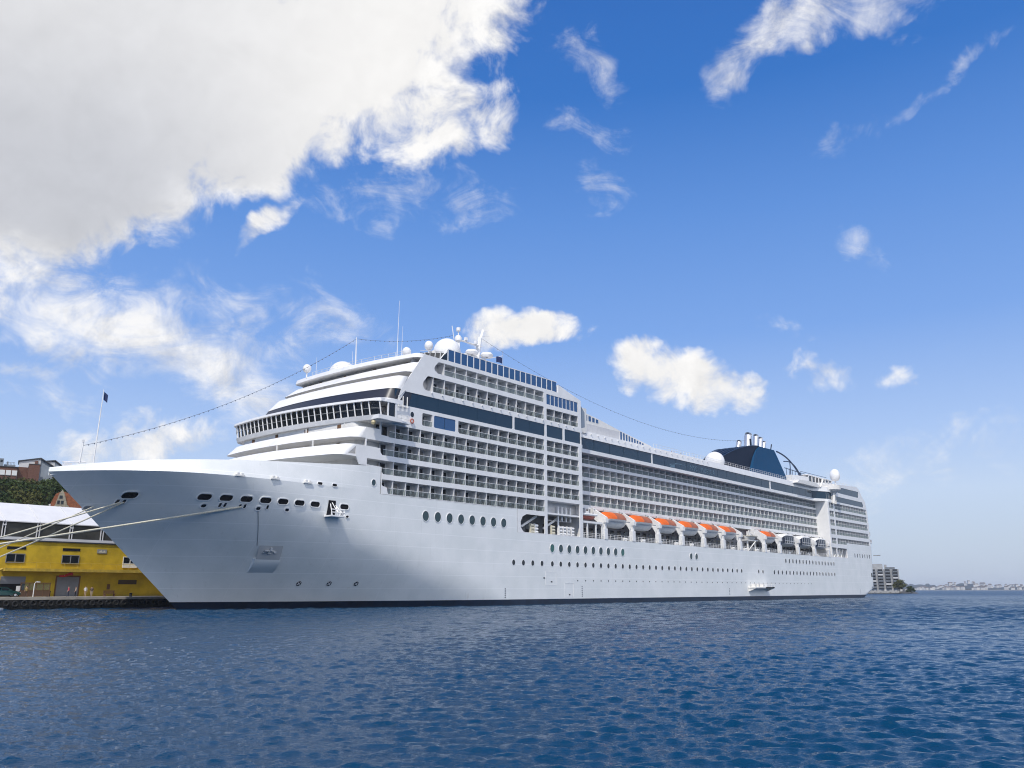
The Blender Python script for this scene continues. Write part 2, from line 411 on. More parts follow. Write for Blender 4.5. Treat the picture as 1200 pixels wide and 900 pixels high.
hull_part(bt, lin(-1.0, 1.12, 6), stem, C128, 60, 1.4)
hull_part(bt, lin(-1.0, 1.12, 6), C128, lambda z: stern_s(z) - 7, 20)
hull_part(bt, lin(-1.0, 1.12, 6), lambda z: stern_s(z) - 7, stern_s, 8)
rows = []
for z in lin(-1.0, 1.12, 6):
    s = stern_s(z); o = hull_o(s, z); rows.append([(s, o, z), (s + .5, 16.5, z), (s, 33 - o, z)])
bt.grid(rows); bt.build('boot_topping', M_BOOT, ship, SB, smooth=True)

# --- openings on the curved bow
def flare(s, z):
    a = (hull_o(s + .1, z) - hull_o(s - .1, z)) / .2; b = (hull_o(s, z + .1) - hull_o(s, z - .1)) / .2
    return math.sqrt(1 + a * a + b * b)
def hull_patch(cs, cz, ws, wz, name, m, rim=True, r=None, sink=-.02, rimw=.12, label=None, n=5):
    r = min(ws, wz) / 2 * .95 if r is None else r
    pts = rrect(cs - ws / 2, cs + ws / 2, cz - wz / 2, cz + wz / 2, r, n)
    fl = flare(cs, cz); k = MB(); sk = sink - .03 * fl
    rings = [[(cs + (s - cs) * f, hull_o(cs + (s - cs) * f, cz + (z - cz) * f) + sk, cz + (z - cz) * f) for s, z in pts] for f in (.02, .25, .5, .75, 1.0)]
    k.grid(rings, True)
    o = k.build(name, m, ship, SB)
    if rim:
        k = MB(); big = rrect(cs - ws / 2 - rimw, cs + ws / 2 + rimw, cz - wz / 2 - rimw, cz + wz / 2 + rimw, r + rimw, n)
        rows = [[(s, hull_o(s, z) - .10 * fl, z) for s, z in pts], [(s, hull_o(s, z) - .11 * fl, z) for s, z in big], [(s, hull_o(s, z) + .03, z) for s, z in big]]
        rows.insert(0, [(s, hull_o(s, z) + .03, z) for s, z in pts])
        k.grid(rows, True); k.build('rim', M_WHITE, o, SB)
    if label: o['label'] = label
    return o
for s in (54.31, 62.31, 65.04, 67.81, 70.66, 73.43, 76.23, 79.01, 84.63):
    w = 1.55 if s < 60 else 1.68
    hull_patch(s, 15.9, w, .78, 'mooring_port', M_VOID, sink=.0)
for s in (79.66, 82.49): hull_patch(s, 19.2, .9, .42, 'bulwark_scupper', M_VOID, rimw=.07)
hull_patch(85.34, 14.38, .55, .35, 'bulwark_scupper', M_VOID, rimw=.05)
for s, z in ((62.8, 14.74), (70.0, 14.69), (74.38, 14.72)):
    hull_patch(s, z, .62, .42, 'hawse_eye', M_DARKGL, rimw=.16)
for s, z in ((53.6, 15.1), (54.2, 15.1), (64.72, 14.92), (65.33, 14.95), (67.34, 14.87), (67.99, 14.91), (71.25, 14.97), (84.25, 14.88)):
    hull_patch(s, z, .34, .52, 'fairlead', M_DARKGL, r=.08, rimw=.1)
for s, z in ((65.8, 19.2), (71.5, 19.25), (77.3, 19.2)):
    k = MB(); o = hull_o(s, z); k.box(s - .75, s + .75, o - .28, o + .2, z - .22, z + .02); k.box(s - .5, s - .1, o - .25, o + .3, z + .02, z + .3); k.box(s + .2, s + .55, o - .25, o + .3, z + .02, z + .26)
    k.build('deck_fitting', M_WHITE2, ship, SB)
hull_patch(51.3, 14.3, .7, .45, 'hawse_eye', M_STEEL, rimw=.14)
# shell door with folded-out platform
k = MB(); s0, s1 = 81.3, 82.9
k.grid([[(s0 + .2 * j / 8 + (s1 - s0 - .2 * j / 8) * i / 4, hull_o(s0 + (s1 - s0) * i / 4, 14.35 + .3 * j) - .05, 14.35 + .3 * j) for i in range(5)] for j in range(9)]); dr = k.build('shell_door_opening', M_VOID, ship, SB)
k = MB(); k.box(80.9, 83.7, -1.6, .2, 14.1, 14.32); k.build('pilot_platform', M_WHITE, ship, SB)
k = MB()
for a, b in (((81.2, -1.5, 14.3), (81.9, .0, 16.2)), ((82.6, -1.5, 14.3), (82.2, .0, 16.4)), ((83.5, -1.5, 14.3), (82.9, 0, 16.0)), ((81.0, -1.5, 15.2), (83.6, -1.5, 15.2)), ((81.0, -1.5, 14.3), (81.0, -1.5, 15.2)), ((83.6, -1.5, 14.3), (83.6, -1.5, 15.2)), ((81.0, -1.5, 14.75), (83.6, -1.5, 14.75)), ((82.9, -1.0, 14.3), (82.9, -.2, 15.8))): k.bar(a, b, .11)
k.build('platform_railing', M_WHITE, ship, SB)
# anchor pocket: recess plate, rounded bolster, anchor, pipe
k = MB(); P = lambda s, z, d: (s, hull_o(s, z) + d, z)
A = [P(72.9, 9.5, -.05), P(76.2, 9.5, -.05), P(76.5, 7.4, -.7), P(73.2, 7.5, -.7)]
k.face(A); pk = k.build('anchor_pocket', mat('pocket_grey', (.42, .43, .44), .5), ship, SB)
k = MB(); rows = []
for i in range(9):
    t = i / 8; z = 7.6 - 2.1 * t; d = .75 * math.sin(math.pi * min(1, .32 + t * .68)); sh = .35 * t
    rows.append([P(73.1 + sh, z, .05), P(73.1 + sh, z, -d), P(76.6 + sh, z, -d), P(76.6 + sh, z, .05)])
k.grid(rows); k.face(rows[0]); k.build('anchor_bolster', M_HULL, ship, SB, smooth=True, angle=50)
k = MB(); zz = 8.75
for ds, dz, w, h in ((0, 0, 1.9, .22), (0, .22, .3, .5), (-.75, -.22, .45, .3), (.75, -.22, .45, .3), (0, -.3, .5, .25)):
    c = P(74.6 + ds, zz + dz, -.35); k.box(c[0] - w / 2, c[0] + w / 2, c[1] - .22, c[1] + .2, c[2] - h / 2, c[2] + h / 2)
k.build('anchor', mat('anchor_grey', (.42, .43, .44), .5), ship, SB)
k = MB(); k.tube([P(70.15 + 2.4 * t, 14.3 - 4.8 * t, -.06) for t in lin(0, 1, 8)], .05, 5); k.build('anchor_cable', M_STEEL, ship, SB)
for s in (81.63, 86.33, 90.81):
    hull_patch(s, 3.9, .72, .72, 'thruster_mark', M_BOOT, rim=False, sink=-.015)
    k = MB()
    for a in (45, 135):
        dx, dz = .28 * math.cos(R(a)), .28 * math.sin(R(a))
        p, q = P(s - dx, 3.9 - dz, -.045), P(s + dx, 3.9 + dz, -.045); k.bar(p, q, .09)
    k.build('thruster_cross', M_WHITE, ship, SB)

# --- portholes
def port(s, z, rx, rz, m, o=0.0, rim=.1):
    pr = .07 if rim > .08 else .03
    k = MB(); pts = ngon(s, z, rx, rz, 20); k.face([(a, hull_o(a, b) - .02 + o, b) for a, b in pts])
    g = k.build('porthole', m, ship, SB)
    k = MB(); big = ngon(s, z, rx + rim, rz + rim, 20)
    rows = [[(a, hull_o(a, b) + .02 + o, b) for a, b in pts], [(a, hull_o(a, b) - pr + o, b) for a, b in pts], [(a, hull_o(a, b) - pr + o, b) for a, b in big], [(a, hull_o(a, b) + .02 + o, b) for a, b in big]]
    k.grid(rows, True); k.build('rim', M_WHITE, g, SB)
for i in range(8): port(102.7 + 3.01 * i, 15.62, .78, .88, M_PORT)
for i in range(10): port(139.23 + 2.97 * i, 11.35, .72, .84, M_GREENGL if i in (0, 9) else M_PORT)
port(90.53, 20.37, .45, .54, M_PORT)
for s in (198.55, 201.45): port(s, 11.4, .7, .78, M_PORT)
for s in [126.8, 129.8, 132.75, 135.75, 139.2, 142.1] + [145.1 + 2.958 * i for i in range(14)] + [186.85 + 2.93 * i for i in range(15)] + [239.3, 242.25]:
    port(s, 8.17, .46, .54, M_DARKGL, rim=.06)
for s in [250.5, 253.45, 256.5] + [259.7 + 2.82 * i for i in range(16)]: port(s, 8.15, .52, .66, M_DARKGL, rim=.05)
for i in range(16): port(259.95 + 2.81 * i, 11.8, .52, .72, M_DARKGL, rim=.05)
dh = MB()
for i in range(46):
    s = 148.05 + 2.93 * i
    dh.box(s - .14, s + .14, -.03, .05, 4.72, 4.98)
dh = dh.build('drain_hole', M_VOID, ship, SB); dh['kind'] = 'stuff'
for i in range(7):
    s = 325.0 + 2.77 * i; k = MB(); k.box(s - .35, s + .35, -.02, .1, 14.7, 16.1); k.build('stern_window', M_DARKGL, ship, SB)
for s, z, w in ((342.2, 8.4, 1.3), (347.1, 8.4, .7), (346.0, 7.3, .5)):
    k = MB(); o = hull_o(s, z); k.box(s - w / 2, s + w / 2, o - .03, o + .2, z - w * .55, z + w * .55); k.build('mooring_port', M_VOID, ship, SB)
# draught marks and painted door seams on the side
for s, z0, z1 in ((149.6, 1.5, 3.6), (219.5, 1.5, 3.4), (327.5, 1.5, 3.0), (124.3, 1.4, 3.1)):
    k = MB(); z = z0
    while z < z1:
        o = hull_o(s, z); k.box(s - .14, s + .14, o - .015, o + .05, z, z + .22); z += .4
    k.build('draught_marks', M_BOOT, ship, SB)
for s0, s1, z0, z1 in ((143.4, 146.5, 1.5, 4.3), (136.9, 140.5, 3.9, 6.6)):
    k = MB()
    for a, b, c, d in ((s0, s1, z1 - .07, z1), (s0, s1, z0, z0 + .07), (s0, s0 + .07, z0 + .07, z1 - .07), (s1 - .07, s1, z0 + .07, z1 - .07)):
        o = min(hull_o(a, c), hull_o(b, c)); k.box(a, b, o - .03, o + .2, c, d)
    k.build('shell_door_seam', M_WHITE, ship, SB)
for s, z in ((138.9, 4.54), (145.07, 1.94), (136.44, 5.28)):
    k = MB(); o = hull_o(s, z); k.box(s - .25, s + .25, o - .02, o + .1, z - .13, z + .13); k.build('shell_valve', M_VOID, ship, SB)
# tender platform at the waterline
k = MB(); k.box(231.5, 244.5, -2.4, .1, 3.35, 3.75); k.prism([(-2.4, 3.35), (.05, 3.35), (.05, 2.4)], 0, 231.6, 232.0); k.prism([(-2.4, 3.35), (.05, 3.35), (.05, 2.4)], 0, 244.0, 244.4); k.build('boarding_platform', M_WHITE2, ship, SB)
k = MB()
for s in lin(231.7, 244.3, 7): k.bar((s, -2.3, 3.7), (s, -2.3, 4.8), .08)
k.bar((231.7, -2.3, 4.8), (244.3, -2.3, 4.8), .08); k.bar((231.7, -2.3, 4.3), (244.3, -2.3, 4.3), .06)
for s in (232.5, 235, 238): k.box(s, s + 1.2, -1.6, -.6, 3.75, 4.6)
k.build('platform_railing', M_WHITE2, ship, SB)
k = MB(); k.box(238.3, 244.2, -2.46, -2.41, 3.4, 3.72); k.build('platform_fender', M_BLACK, ship, SB)

# --- forward side plating with its balcony openings
LV = [(18.75, 21.12), (22.02, 24.35), (25.25, 27.6), (28.5, 30.88), (31.65, 34.0)]   # bottom, top of rows from the lowest
DEPTH = 1.8
AE, B0, B1 = 136.9, 137.8, 149.3
row_front = {
 0: [(92.4, 21.12), (92.3, 20.3), (92.55, 20.0), (93.5, 19.8), (93.65, 19.0), (93.95, 18.75)],
 1: [(88.9, 24.35), (88.9, 23.3), (92.1, 23.2), (92.2, 22.4), (92.55, 22.02)],
 2: [(88.7, 27.6), (88.7, 26.45), (91.7, 26.35), (91.8, 25.65), (92.2, 25.25)],
 3: [(91.8, 30.88), (91.8, 28.7), (93.4, 28.62), (93.7, 28.5)],
 4: [(110.65, 34.0), (110.65, 31.95), (110.95, 31.65)]}
def hole_row(fr, z0, z1, s1):
    r = .25
    return fr + [(s1 - r, z0), (s1 - .07, z0 + .07), (s1, z0 + r), (s1, z1 - r), (s1 - .07, z1 - .07), (s1 - r, z1)]
holes = [hole_row(row_front[i], *LV[i], AE) for i in range(5)]
holes += [rrect(B0, B1, *LV[i], .2) for i in range(1, 5)]
holes += [rrect(101.3, 103.9, 31.75, 34.05, .25), rrect(104.25, 109.9, 31.78, 34.05, .3)]
holes += [[(101.2, 39.4), (101.35, 39.9), (102.35, 41.1), (102.7, 41.2), (AE - .2, 41.15), (AE, 40.95), (AE, 38.6), (AE - .2, 38.42), (102.0, 38.42), (101.45, 38.7)]]
holes += [[(104.0, 42.95), (104.2, 43.4), (105.0, 44.3), (105.5, 44.42), (AE - .2, 44.42), (AE, 44.2), (AE, 42.35), (AE - .2, 42.15), (105.0, 42.15), (104.3, 42.5)]]
holes += [rrect(B0, B1, 38.45, 40.95, .25), rrect(B0, B1, 41.9, 44.15, .1)]
holes += [[(95.4, 34.95), (97.0, 37.3), (126.3, 37.38), (126.55, 37.1), (126.55, 35.0), (126.3, 34.72), (95.5, 34.72)]]
holes += [rrect(127.1, 137.1, 34.75, 37.35, .25), rrect(137.8, 143.5, 34.75, 37.35, .25), rrect(144.2, 150.1, 34.75, 37.35, .2)]
holes += [[(AE, 14.2), (AE, 17.8), (130.9, 17.85), (129.6, 17.3), (129.0, 16.2), (129.1, 15.1), (129.8, 14.35), (130.3, 14.2)], rrect(B0, B1, 14.2, 21.2, .12)]
outline = [(92.2, 18.65), (92.2, 23.15), (87.3, 23.15), (86.6, 24.4), (86.4, 26.4), (88.45, 26.42), (88.45, 27.75), (87.5, 27.8), (88.45, 29.6), (91.5, 29.62), (91.5, 31.05), (93.2, 34.6), (95.0, 34.62), (96.0, 37.6), (98.6, 41.2), (100.8, 44.4), (101.4, 45.15),
           (141.9, 45.15), (142.1, 46.95), (150.5, 44.75), (150.5, 14.06), (128.1, 14.06), (128.1, 18.65)]
k = MB(); k.plate(outline, holes, 0.004, .22); k.build('forward_side_plating', M_WHITE, ship, SB)
k = MB(); k.plate([(88.5, 18.7), (88.5, 34.6), (96, 37.6), (101, 45.1), (142, 46.9), (150.5, 44.7), (150.5, 18.7)], [], 35.7, .19); k.box(89, 150.4, 32.9, 35.8, 18.6, 18.75); k.build('starboard_side_plating', M_WHITE, ship, SB)
# decks between the rows, back wall, inner house
k = MB()
dz = [(18.35, 18.72), (21.15, 22.0), (24.38, 25.22), (27.63, 28.47), (30.91, 31.62), (34.05, 34.7), (37.4, 38.38), (41.2, 42.1), (44.45, 45.1)]
for i, (a, b) in enumerate(dz):
    s0 = [92.5, 89.2, 89.2, 91.9, 93, 96, 97.5, 99.5, 102][i]
    k.box(s0, 150.3, .24, DEPTH + .3, a, b - .02)
k.build('balcony_deck', M_WHITE, ship, SB)
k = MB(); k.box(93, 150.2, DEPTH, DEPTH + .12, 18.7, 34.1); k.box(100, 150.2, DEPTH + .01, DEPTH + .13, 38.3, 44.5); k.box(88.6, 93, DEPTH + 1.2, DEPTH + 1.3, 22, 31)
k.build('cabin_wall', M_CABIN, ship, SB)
k = MB(); k.box(104.7, 150.2, DEPTH + .2, 35.6, 38.5, 45.0); k.box(93.5, 150.2, DEPTH + .2, 35.6, 18.7, 33.8); k.box(98, 150.2, .5, 35.5, 34.2, 38.2); k.build('inner_house', M_WHITE2, ship, SB)

# --- balconies of the forward block: one part each, glass and door below it
M_CURT = mat('curtained_door', (.26, .24, .22), .6)
NBAL = [0]; rest_div, rest_gl, rest_door, rest_rail = MB(), MB(), MB(), MB()
CHAIRS = []
def balcony(s0, s1, z0, z1, o0, wide_door=False, first=False, chairs=True, door=True, depth=DEPTH):
    o1 = o0 + depth
    dv = MB(); dv.box(s1 - .07, s1 + .07, o0 + .06, o1 - .01, z0 - .02, z1 + .02)
    if first: dv.box(s0 - .07, s0 + .07, o0 + .06, o1 - .01, z0 - .02, z1 + .02)
    gl = MB(); gl.box(s0 + .1, s1 - .1, o0 + .05, o0 + .08, z0 + .04, z0 + .98)
    rl = MB(); rl.box(s0 + .08, s1 - .08, o0 + .03, o0 + .1, z0 + .99, z0 + 1.06)
    do = MB(); w = 1.6 if wide_door else 1.05
    do.box(s1 - .55 - w, s1 - .5, o1 - .05, o1 + .06, z0 + .02, z0 + 2.14)
    if NBAL[0] < 100:
        NBAL[0] += 1
        b = dv.build('balcony', M_DIV, ship, SB)
        gl.build('glass_railing', M_RAILGL, b, SB); rl.build('handrail', M_WHITE, b, SB)
        if door: do.build('door', M_CURT if rnd.random() < .16 else M_DARKGL, b, SB)
    else:
        for A, B in ((rest_div, dv), (rest_gl, gl), (rest_rail, rl)): A.idx(B.v, B.f)
        if door: rest_door.idx(do.v, do.f)
    if chairs:
        CHAIRS.append((s0 + 1.55, o0 + .95, z0)); CHAIRS.append((s0 + 2.25, o0 + .8, z0))
def cells(a, b, n): return [(a + (b - a) * i / n, a + (b - a) * (i + 1) / n) for i in range(n)]
for i in (0, 1, 2, 3, 4):
    st = [94.85, 94.85, 94.85, 95.05, 110.75][i]; n = [14, 14, 14, 14, 9][i]
    z0, z1 = LV[i]
    if i < 4: balcony([93.8, 92.3, 92.3, 93.6][i], st, z0, z1, 0, first=False, chairs=False)
    for j, (a, b) in enumerate(cells(st, AE, n)): balcony(a, b, z0, z1, 0, chairs=True)
for j, (a, b) in enumerate(cells(103.85, AE, 11)): balcony(a, b, 38.42, 41.17, 0, first=(j == 0), wide_door=(j == 4))
for j, (a, b) in enumerate(cells(106.7, AE, 10)): balcony(a, b, 42.15, 44.42, 0, first=(j == 0), door=False, chairs=False)
balcony(101.4, 103.8, 31.75, 34.05, 0, chairs=False)
for i in (1, 2, 3, 4):
    for a, b in cells(B0, B1, 4): balcony(a, b, *LV[i], 0)
for a, b in cells(B0, B1, 4): balcony(a, b, 38.45, 40.95, 0)
k = MB()
for i, z0, z1, s in ((1, 23.3, 24.3, 89.0), (2, 26.45, 27.5, 88.8)): k.box(s, s + 1.2, 2.85, 3.0, z0 - .8, z1)
k.box(92.2, 93.4, 1.75, 1.95, 28.6, 30.8); k.build('dark_doorway', M_DARKGL, ship, SB)

# --- dark blue glass band and blue panes
for s0, s1 in ((94.6, 126.7), (127.0, 137.2), (137.7, 143.6), (144.1, 150.3)):
    k = MB()
    n = max(1, round((s1 - s0) / 5.4))
    for a, b in cells(s0, s1, n): k.box(a + .015, b - .015, .10, .16, 34.66, 37.42)
    k.build('band_window', M_BAND, ship, SB)
for s0, s1 in ((104.2, 107.0), (107.12, 109.95)):
    k = MB(); k.box(s0, s1, .08, .14, 31.75, 34.08); k.build('blue_window', M_BLUEPANE, ship, SB)
for a, b in cells(B0, B1, 8):
    k = MB(); k.box(a + .13, b - .13, .07, .13, 41.86, 44.2); k.build('blue_window', M_BLUEPANE, ship, SB)
k = MB()
for a, b in cells(B0, B1, 8): k.box(a - .10, a + .10, .05, .2, 41.88, 44.18)
k.build('window_mullions', M_WHITE, ship, SB)
# windscreen of the sun deck
ws = cells(107.6, 141.6, 19)
for a, b in ws:
    k = MB(); k.box(a + .17, b - .17, .06, .11, 45.22, 47.42); k.build('windscreen_pane', M_BLUEPANE, ship, SB)
k = MB(); k.prism([(105.9, 45.22), (107.4, 45.22), (107.4, 46.9)], 1, .06, .11); k.build('windscreen_pane', M_DARKGL, ship, SB)
k = MB()
for a, b in ws: k.box(a - .09, a + .09, .02, .18, 45.15, 47.48)
k.box(107.4, 141.8, .03, .17, 47.44, 47.56); k.bar((105.6, .1, 45.15), (107.6, .1, 47.5), .16)
k.build('windscreen_frame', M_WHITE, ship, SB)
k = MB(); k.prism([(142.1, 45.0), (142.1, 46.9), (150.4, 44.7), (150.4, 44.4)], 1, .3, 32); k.build('sun_deck_roof', M_WHITE2, ship, SB)
# white lamps along the white strake above the band
for i in range(17):
    s = 103.5 + 2.75 * i; k = MB(); k.box(s - .14, s + .14, -.28, .02, 38.02, 38.2); k.build('strake_lamp', M_WHITE, ship, SB)

# --- rounded front of the superstructure
HI = 36.0
def fs(sc, kq, o, r=1.3, lo=0.0, hi=HI):
    x = (o - 23.0) / 23.0; s = sc + kq * x * x; e = min(o - lo, hi - o)
    if e < r: s += r - math.sqrt(max(r * r - (r - max(e, 0)) ** 2, 0))
    return s
def olist(lo, hi, n=40):
    e = [.0, .03, .1, .22, .4, .65, .95, 1.3]
    return [lo + x for x in e] + lin(lo + 2, hi - 2, n) + [hi - x for x in reversed(e)]
def sweep(sec, lo=0.0, hi=HI, r=1.3, n=40):
    k = MB(); rows = [[(fs(sc, kq, o, r, lo, hi), o, z) for sc, kq, z in sec] for o in olist(lo, hi, n)]
    k.grid(rows, True); k.face(rows[0]); k.face(rows[-1][::-1]); return k
def parapet(name, sb, kb, zb, st_, kt, zt, core, m=M_WHITE):
    sec = [(sb, kb, zb), (st_, kt, zt), (st_ + .35, kt, zt), (sb + .6, kb, zb + .35), (core, 2.6, zb + .35), (core, 2.6, zb)]
    return sweep(sec, .02, HI - .02).build(name, m, ship, SB, smooth=True, angle=35)
parapet('front_parapet', 79.6, 3.4, 24.4, 81.6, 3.6, 26.4, 90)
parapet('front_parapet', 82.8, 3.3, 27.7, 84.9, 2.6, 29.6, 91)
parapet('front_parapet', 95.0, 2.4, 41.2, 98.1, 1.3, 43.3, 103)
parapet('front_parapet', 90.9, 3.5, 37.55, 93.6, 2.3, 40.1, 99)
parapet('sun_deck_rim', 97.4, 2.4, 44.4, 97.6, 2.5, 45.2, 106)
# set-back walls between the parapets
sweep([(86.3, 2.5, 18.7), (86.3, 2.5, 31.0), (91, 2.5, 31.0), (91, 2.5, 18.7)], 2.2, HI - .6).build('front_wall', M_WHITE2, ship, SB, smooth=True)
sweep([(100.0, 2.0, 38.2), (100.0, 2.0, 44.5), (104.6, 2.0, 44.5), (104.6, 2.0, 38.2)], 1.95, HI - .35).build('front_wall', M_WHITE2, ship, SB, smooth=True)
# small dark ports and lockers on the set-back walls
for z, sc in ((30.2, 86.3), (26.95, 86.3), (43.85, 100.0), (40.65, 100.0)):
    for o, w in ((4.5, .8), (12.5, .9), (21, .7), (29, .8)):
        o += (z * 3.7) % 2.0
        s = fs(sc, 2.5 if sc < 90 else 2.0, o, 1.3, 2.2, HI - .6); k = MB(); k.box(s - .12, s + .2, o - w / 2, o + w / 2, z - .42, z + .42); k.build('front_port', M_WOOD, ship, SB)
for o, sc, z0, z1 in ((5, 85.0, 28.0, 30.9), (14, 85.0, 28.0, 30.9), (8.5, 81.8, 24.8, 27.75), (17.5, 81.8, 24.8, 27.75)):
    k = MB(); a = fs(sc, 3.0, o) + .9; k.box(a, a + .22, o - .11, o + .11, z0, z1); k.build('front_stanchion', M_WHITE2, ship, SB)
# front of the dark band
k = sweep([(88.6, 4.6, 34.72), (90.95, 3.45, 37.5), (94, 3.4, 37.5), (92, 4.6, 34.72)], .06, HI - .06); k.build('front_band_window', mat('front_band_glass', (.022, .024, .034), .4), ship, SB, smooth=True)
k = MB(); k.bar((94.2, -.03, 34.7), (97.0, -.03, 37.5), .06); k.build('band_joint', M_STEEL, ship, SB)
# bridge with wings reaching outboard
BL, BH = -2.5, 38.5
def bs(sc, o): 
    return fs(sc, 3.2, o, 2.0, BL, BH)
def bsweep(sec): 
    k = MB(); rows = [[(fs(sc, kq, o, rr, BL, BH), o, z) for sc, kq, z, rr in sec] for o in olist(BL, BH, 46)]
    k.grid(rows, True); k.face(rows[0]); k.face(rows[-1][::-1]); return k
bsweep([(85.7, 3.2, 30.85, 2), (85.35, 3.2, 31.62, 2), (85.6, 3.2, 31.62, 2), (90.8, 2, 31.3, 1), (90.8, 2, 30.85, 1)]).build('bridge_sill', M_WHITE, ship, SB, smooth=True)
bsweep([(84.7, 3.2, 33.95, 2), (84.75, 3.2, 34.35, 2), (86.2, 3.2, 34.75, 2), (90.8, 2, 34.75, 1), (90.8, 2, 33.95, 1)]).build('bridge_roof', M_WHITE, ship, SB, smooth=True)
bo = [BL + .55] + [x for x in lin(BL + 2.1, BH - 2.1, 25)] + [BH - .55]
for a, b in zip(bo[:-1], bo[1:]):
    k = MB(); g = .13
    k.grid([[(bs(85.45 + .25, a + g), a + g, 31.62), (bs(85.45 + .25, b - g), b - g, 31.62)], [(bs(85.0 + .25, a + g), a + g, 33.95), (bs(85.0 + .25, b - g), b - g, 33.95)]])
    k.build('bridge_window', M_DARKGL, ship, SB)
for o in bo: k = MB(); k.bar((bs(85.55, o), o, 31.6), (bs(85.05, o), o, 33.97), .2); k.build('bridge_mullion', M_WHITE, ship, SB)
k = MB(); k.tube([(bs(85.28, o), o, 32.75) for o in lin(BL + .4, BH - .4, 60)], .05, 4); k.build('bridge_handrail', M_STEEL, ship, SB)
k = MB()
for a, b in ((bs(85.5, BL) - .05, 91.0), (91.2, 92.6)): k.box(a + .1, b, BL + .12, BL + .17, 31.65, 33.93)
k.build('wing_side_window', M_DARKGL, ship, SB)
k = MB(); k.box(90.95, 91.2, BL + .05, BL + .25, 31.5, 34); k.box(92.6, 93.0, BL + .05, .1, 31.5, 34); k.box(89.5, 93.0, BL + .06, .2, 33.96, 34.5); k.box(89, 93.0, BL + .06, .2, 30.9, 31.6); k.box(93.0, 97.2, -1.3, .02, 31.15, 31.45)
k.build('bridge_wing_end', M_WHITE, ship, SB)
k = MB()
for s in lin(93.2, 97.1, 4): k.bar((s, -1.2, 31.4), (s, -1.2, 32.5), .05)
for z in (31.9, 32.5): k.bar((93.2, -1.2, z), (97.1, -1.2, z), .05)
k.build('wing_railing', M_WHITE2, ship, SB)
k = MB(); k.bar((93.8, -.4, 34.3), (97.6, -.3, 34.3), .14)
for s in (95.2, 96.2, 97.2): k.bar((s, -.35, 34.2), (s, -.35, 36.2), .16)
k.build('wing_antenna', M_WHITE2, ship, SB)
k = MB(); k.lathe([(.0, 0), (.3, .05), (.42, .4), (.3, .75), (0, .8)], (89.2, -.9, 29.95), 12); k.build('wing_searchlight', mat('lamp_yellow', (.45, .38, .22), .4), ship, SB, smooth=True)
k = MB(); k.face([(a, -.01, b) for a, b in ngon(98.8, 33.35, .42, .5, 18)]); pw = k.build('porthole', M_DARKGL, ship, SB)
k = MB(); k.tube([(98.6 + .38 * math.cos(t), -.25, 32.1 + .38 * math.sin(t)) for t in lin(0, 6.2832, 14)], .1, 5); k.build('lifebuoy', mat('buoy_red', (.5, .10, .05), .6), ship, SB)

# --- recessed middle part
MO, BO = 4.3, 3.2       # balcony face, band face inboard of the side
k = MB()
for a, b in ((24.38, 25.2), (27.63, 28.45), (30.91, 31.62)): k.box(150.5, 301.2, MO, MO + DEPTH + .3, a, b)
k.box(150.5, 301.2, MO, 32.9, 21.0, 21.98)
k.build('recess_deck', M_WHITE, ship, SB)
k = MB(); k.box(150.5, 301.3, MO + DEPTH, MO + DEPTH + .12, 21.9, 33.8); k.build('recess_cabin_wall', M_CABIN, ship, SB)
k = MB(); k.box(150.52, 301.4, MO + DEPTH + .2, 32.8, 14.2, 38.0); k.build('middle_house', M_WHITE2, ship, SB)
for i, (z0, z1) in enumerate([(22.02, 24.35), (25.25, 27.6), (28.5, 30.88), (31.65, 33.85)]):
    for a, b in cells(150.6, 301.0, 51): balcony(a, b, z0, z1, MO, chairs=False, door=True)
# fascia, band and upper strake bending out to the side at both ends
path = [(150.3, .12), (151.0, .3), (153.6, BO), (293.5, BO), (296, BO), (302.6, .12), (306.6, .1)]
def ribbon(z0, z1, push=0.0, th=.3, p=path, sl=0.0):
    k = MB()
    for (a, oa), (b, ob) in zip(p[:-1], p[1:]):
        vs = [(a, oa - push, z0), (b, ob - push, z0), (b, ob - push + sl, z1), (a, oa - push + sl, z1), (a, oa + th, z0), (b, ob + th, z0), (b, ob + th, z1), (a, oa + th, z1)]
        k.idx(vs, [(0, 1, 2, 3), (4, 7, 6, 5), (0, 4, 5, 1), (3, 2, 6, 7), (0, 3, 7, 4), (1, 5, 6, 2)])
    return k
ribbon(33.85, 34.72, .14, 3.4).build('lower_fascia', M_WHITE, ship, SB)
ribbon(37.36, 39.1, .12, 3.0, sl=.25).build('upper_strake', M_WHITE, ship, SB)
segs = [[(150.4, .2), (151.0, .38), (153.6, BO + .08), (186.0, BO + .08)], [(186.5, BO + .08), (259.4, BO + .08)], [(260.2, BO + .08), (296, BO + .08), (302.6, .2), (306.4, .18)]]
for sg in segs:
    k = MB()
    pts = []
    for (a, oa), (b, ob) in zip(sg[:-1], sg[1:]):
        n = max(1, round((b - a) / 6.2))
        for i in range(n):
            t0, t1 = i / n, (i + 1) / n; g = .012 / max(n, 1)
            p = (a + (b - a) * (t0 + g), oa + (ob - oa) * (t0 + g)); q = (a + (b - a) * (t1 - g), oa + (ob - oa) * (t1 - g))
            k.idx([(p[0], p[1], 34.72), (q[0], q[1], 34.72), (q[0], q[1], 37.36), (p[0], p[1], 37.36), (p[0], p[1] + .06, 34.72), (q[0], q[1] + .06, 34.72), (q[0], q[1] + .06, 37.36), (p[0], p[1] + .06, 37.36)], [(0, 1, 2, 3), (4, 7, 6, 5), (0, 3, 7, 4), (1, 5, 6, 2)])
    k.build('band_window', M_BAND, ship, SB)
k = MB(); k.box(186.0, 186.5, BO - .02, BO + .3, 34.72, 37.36); k.box(259.4, 260.2, BO - .02, BO + .3, 34.72, 37.36); k.build('band_post', M_WHITE, ship, SB)
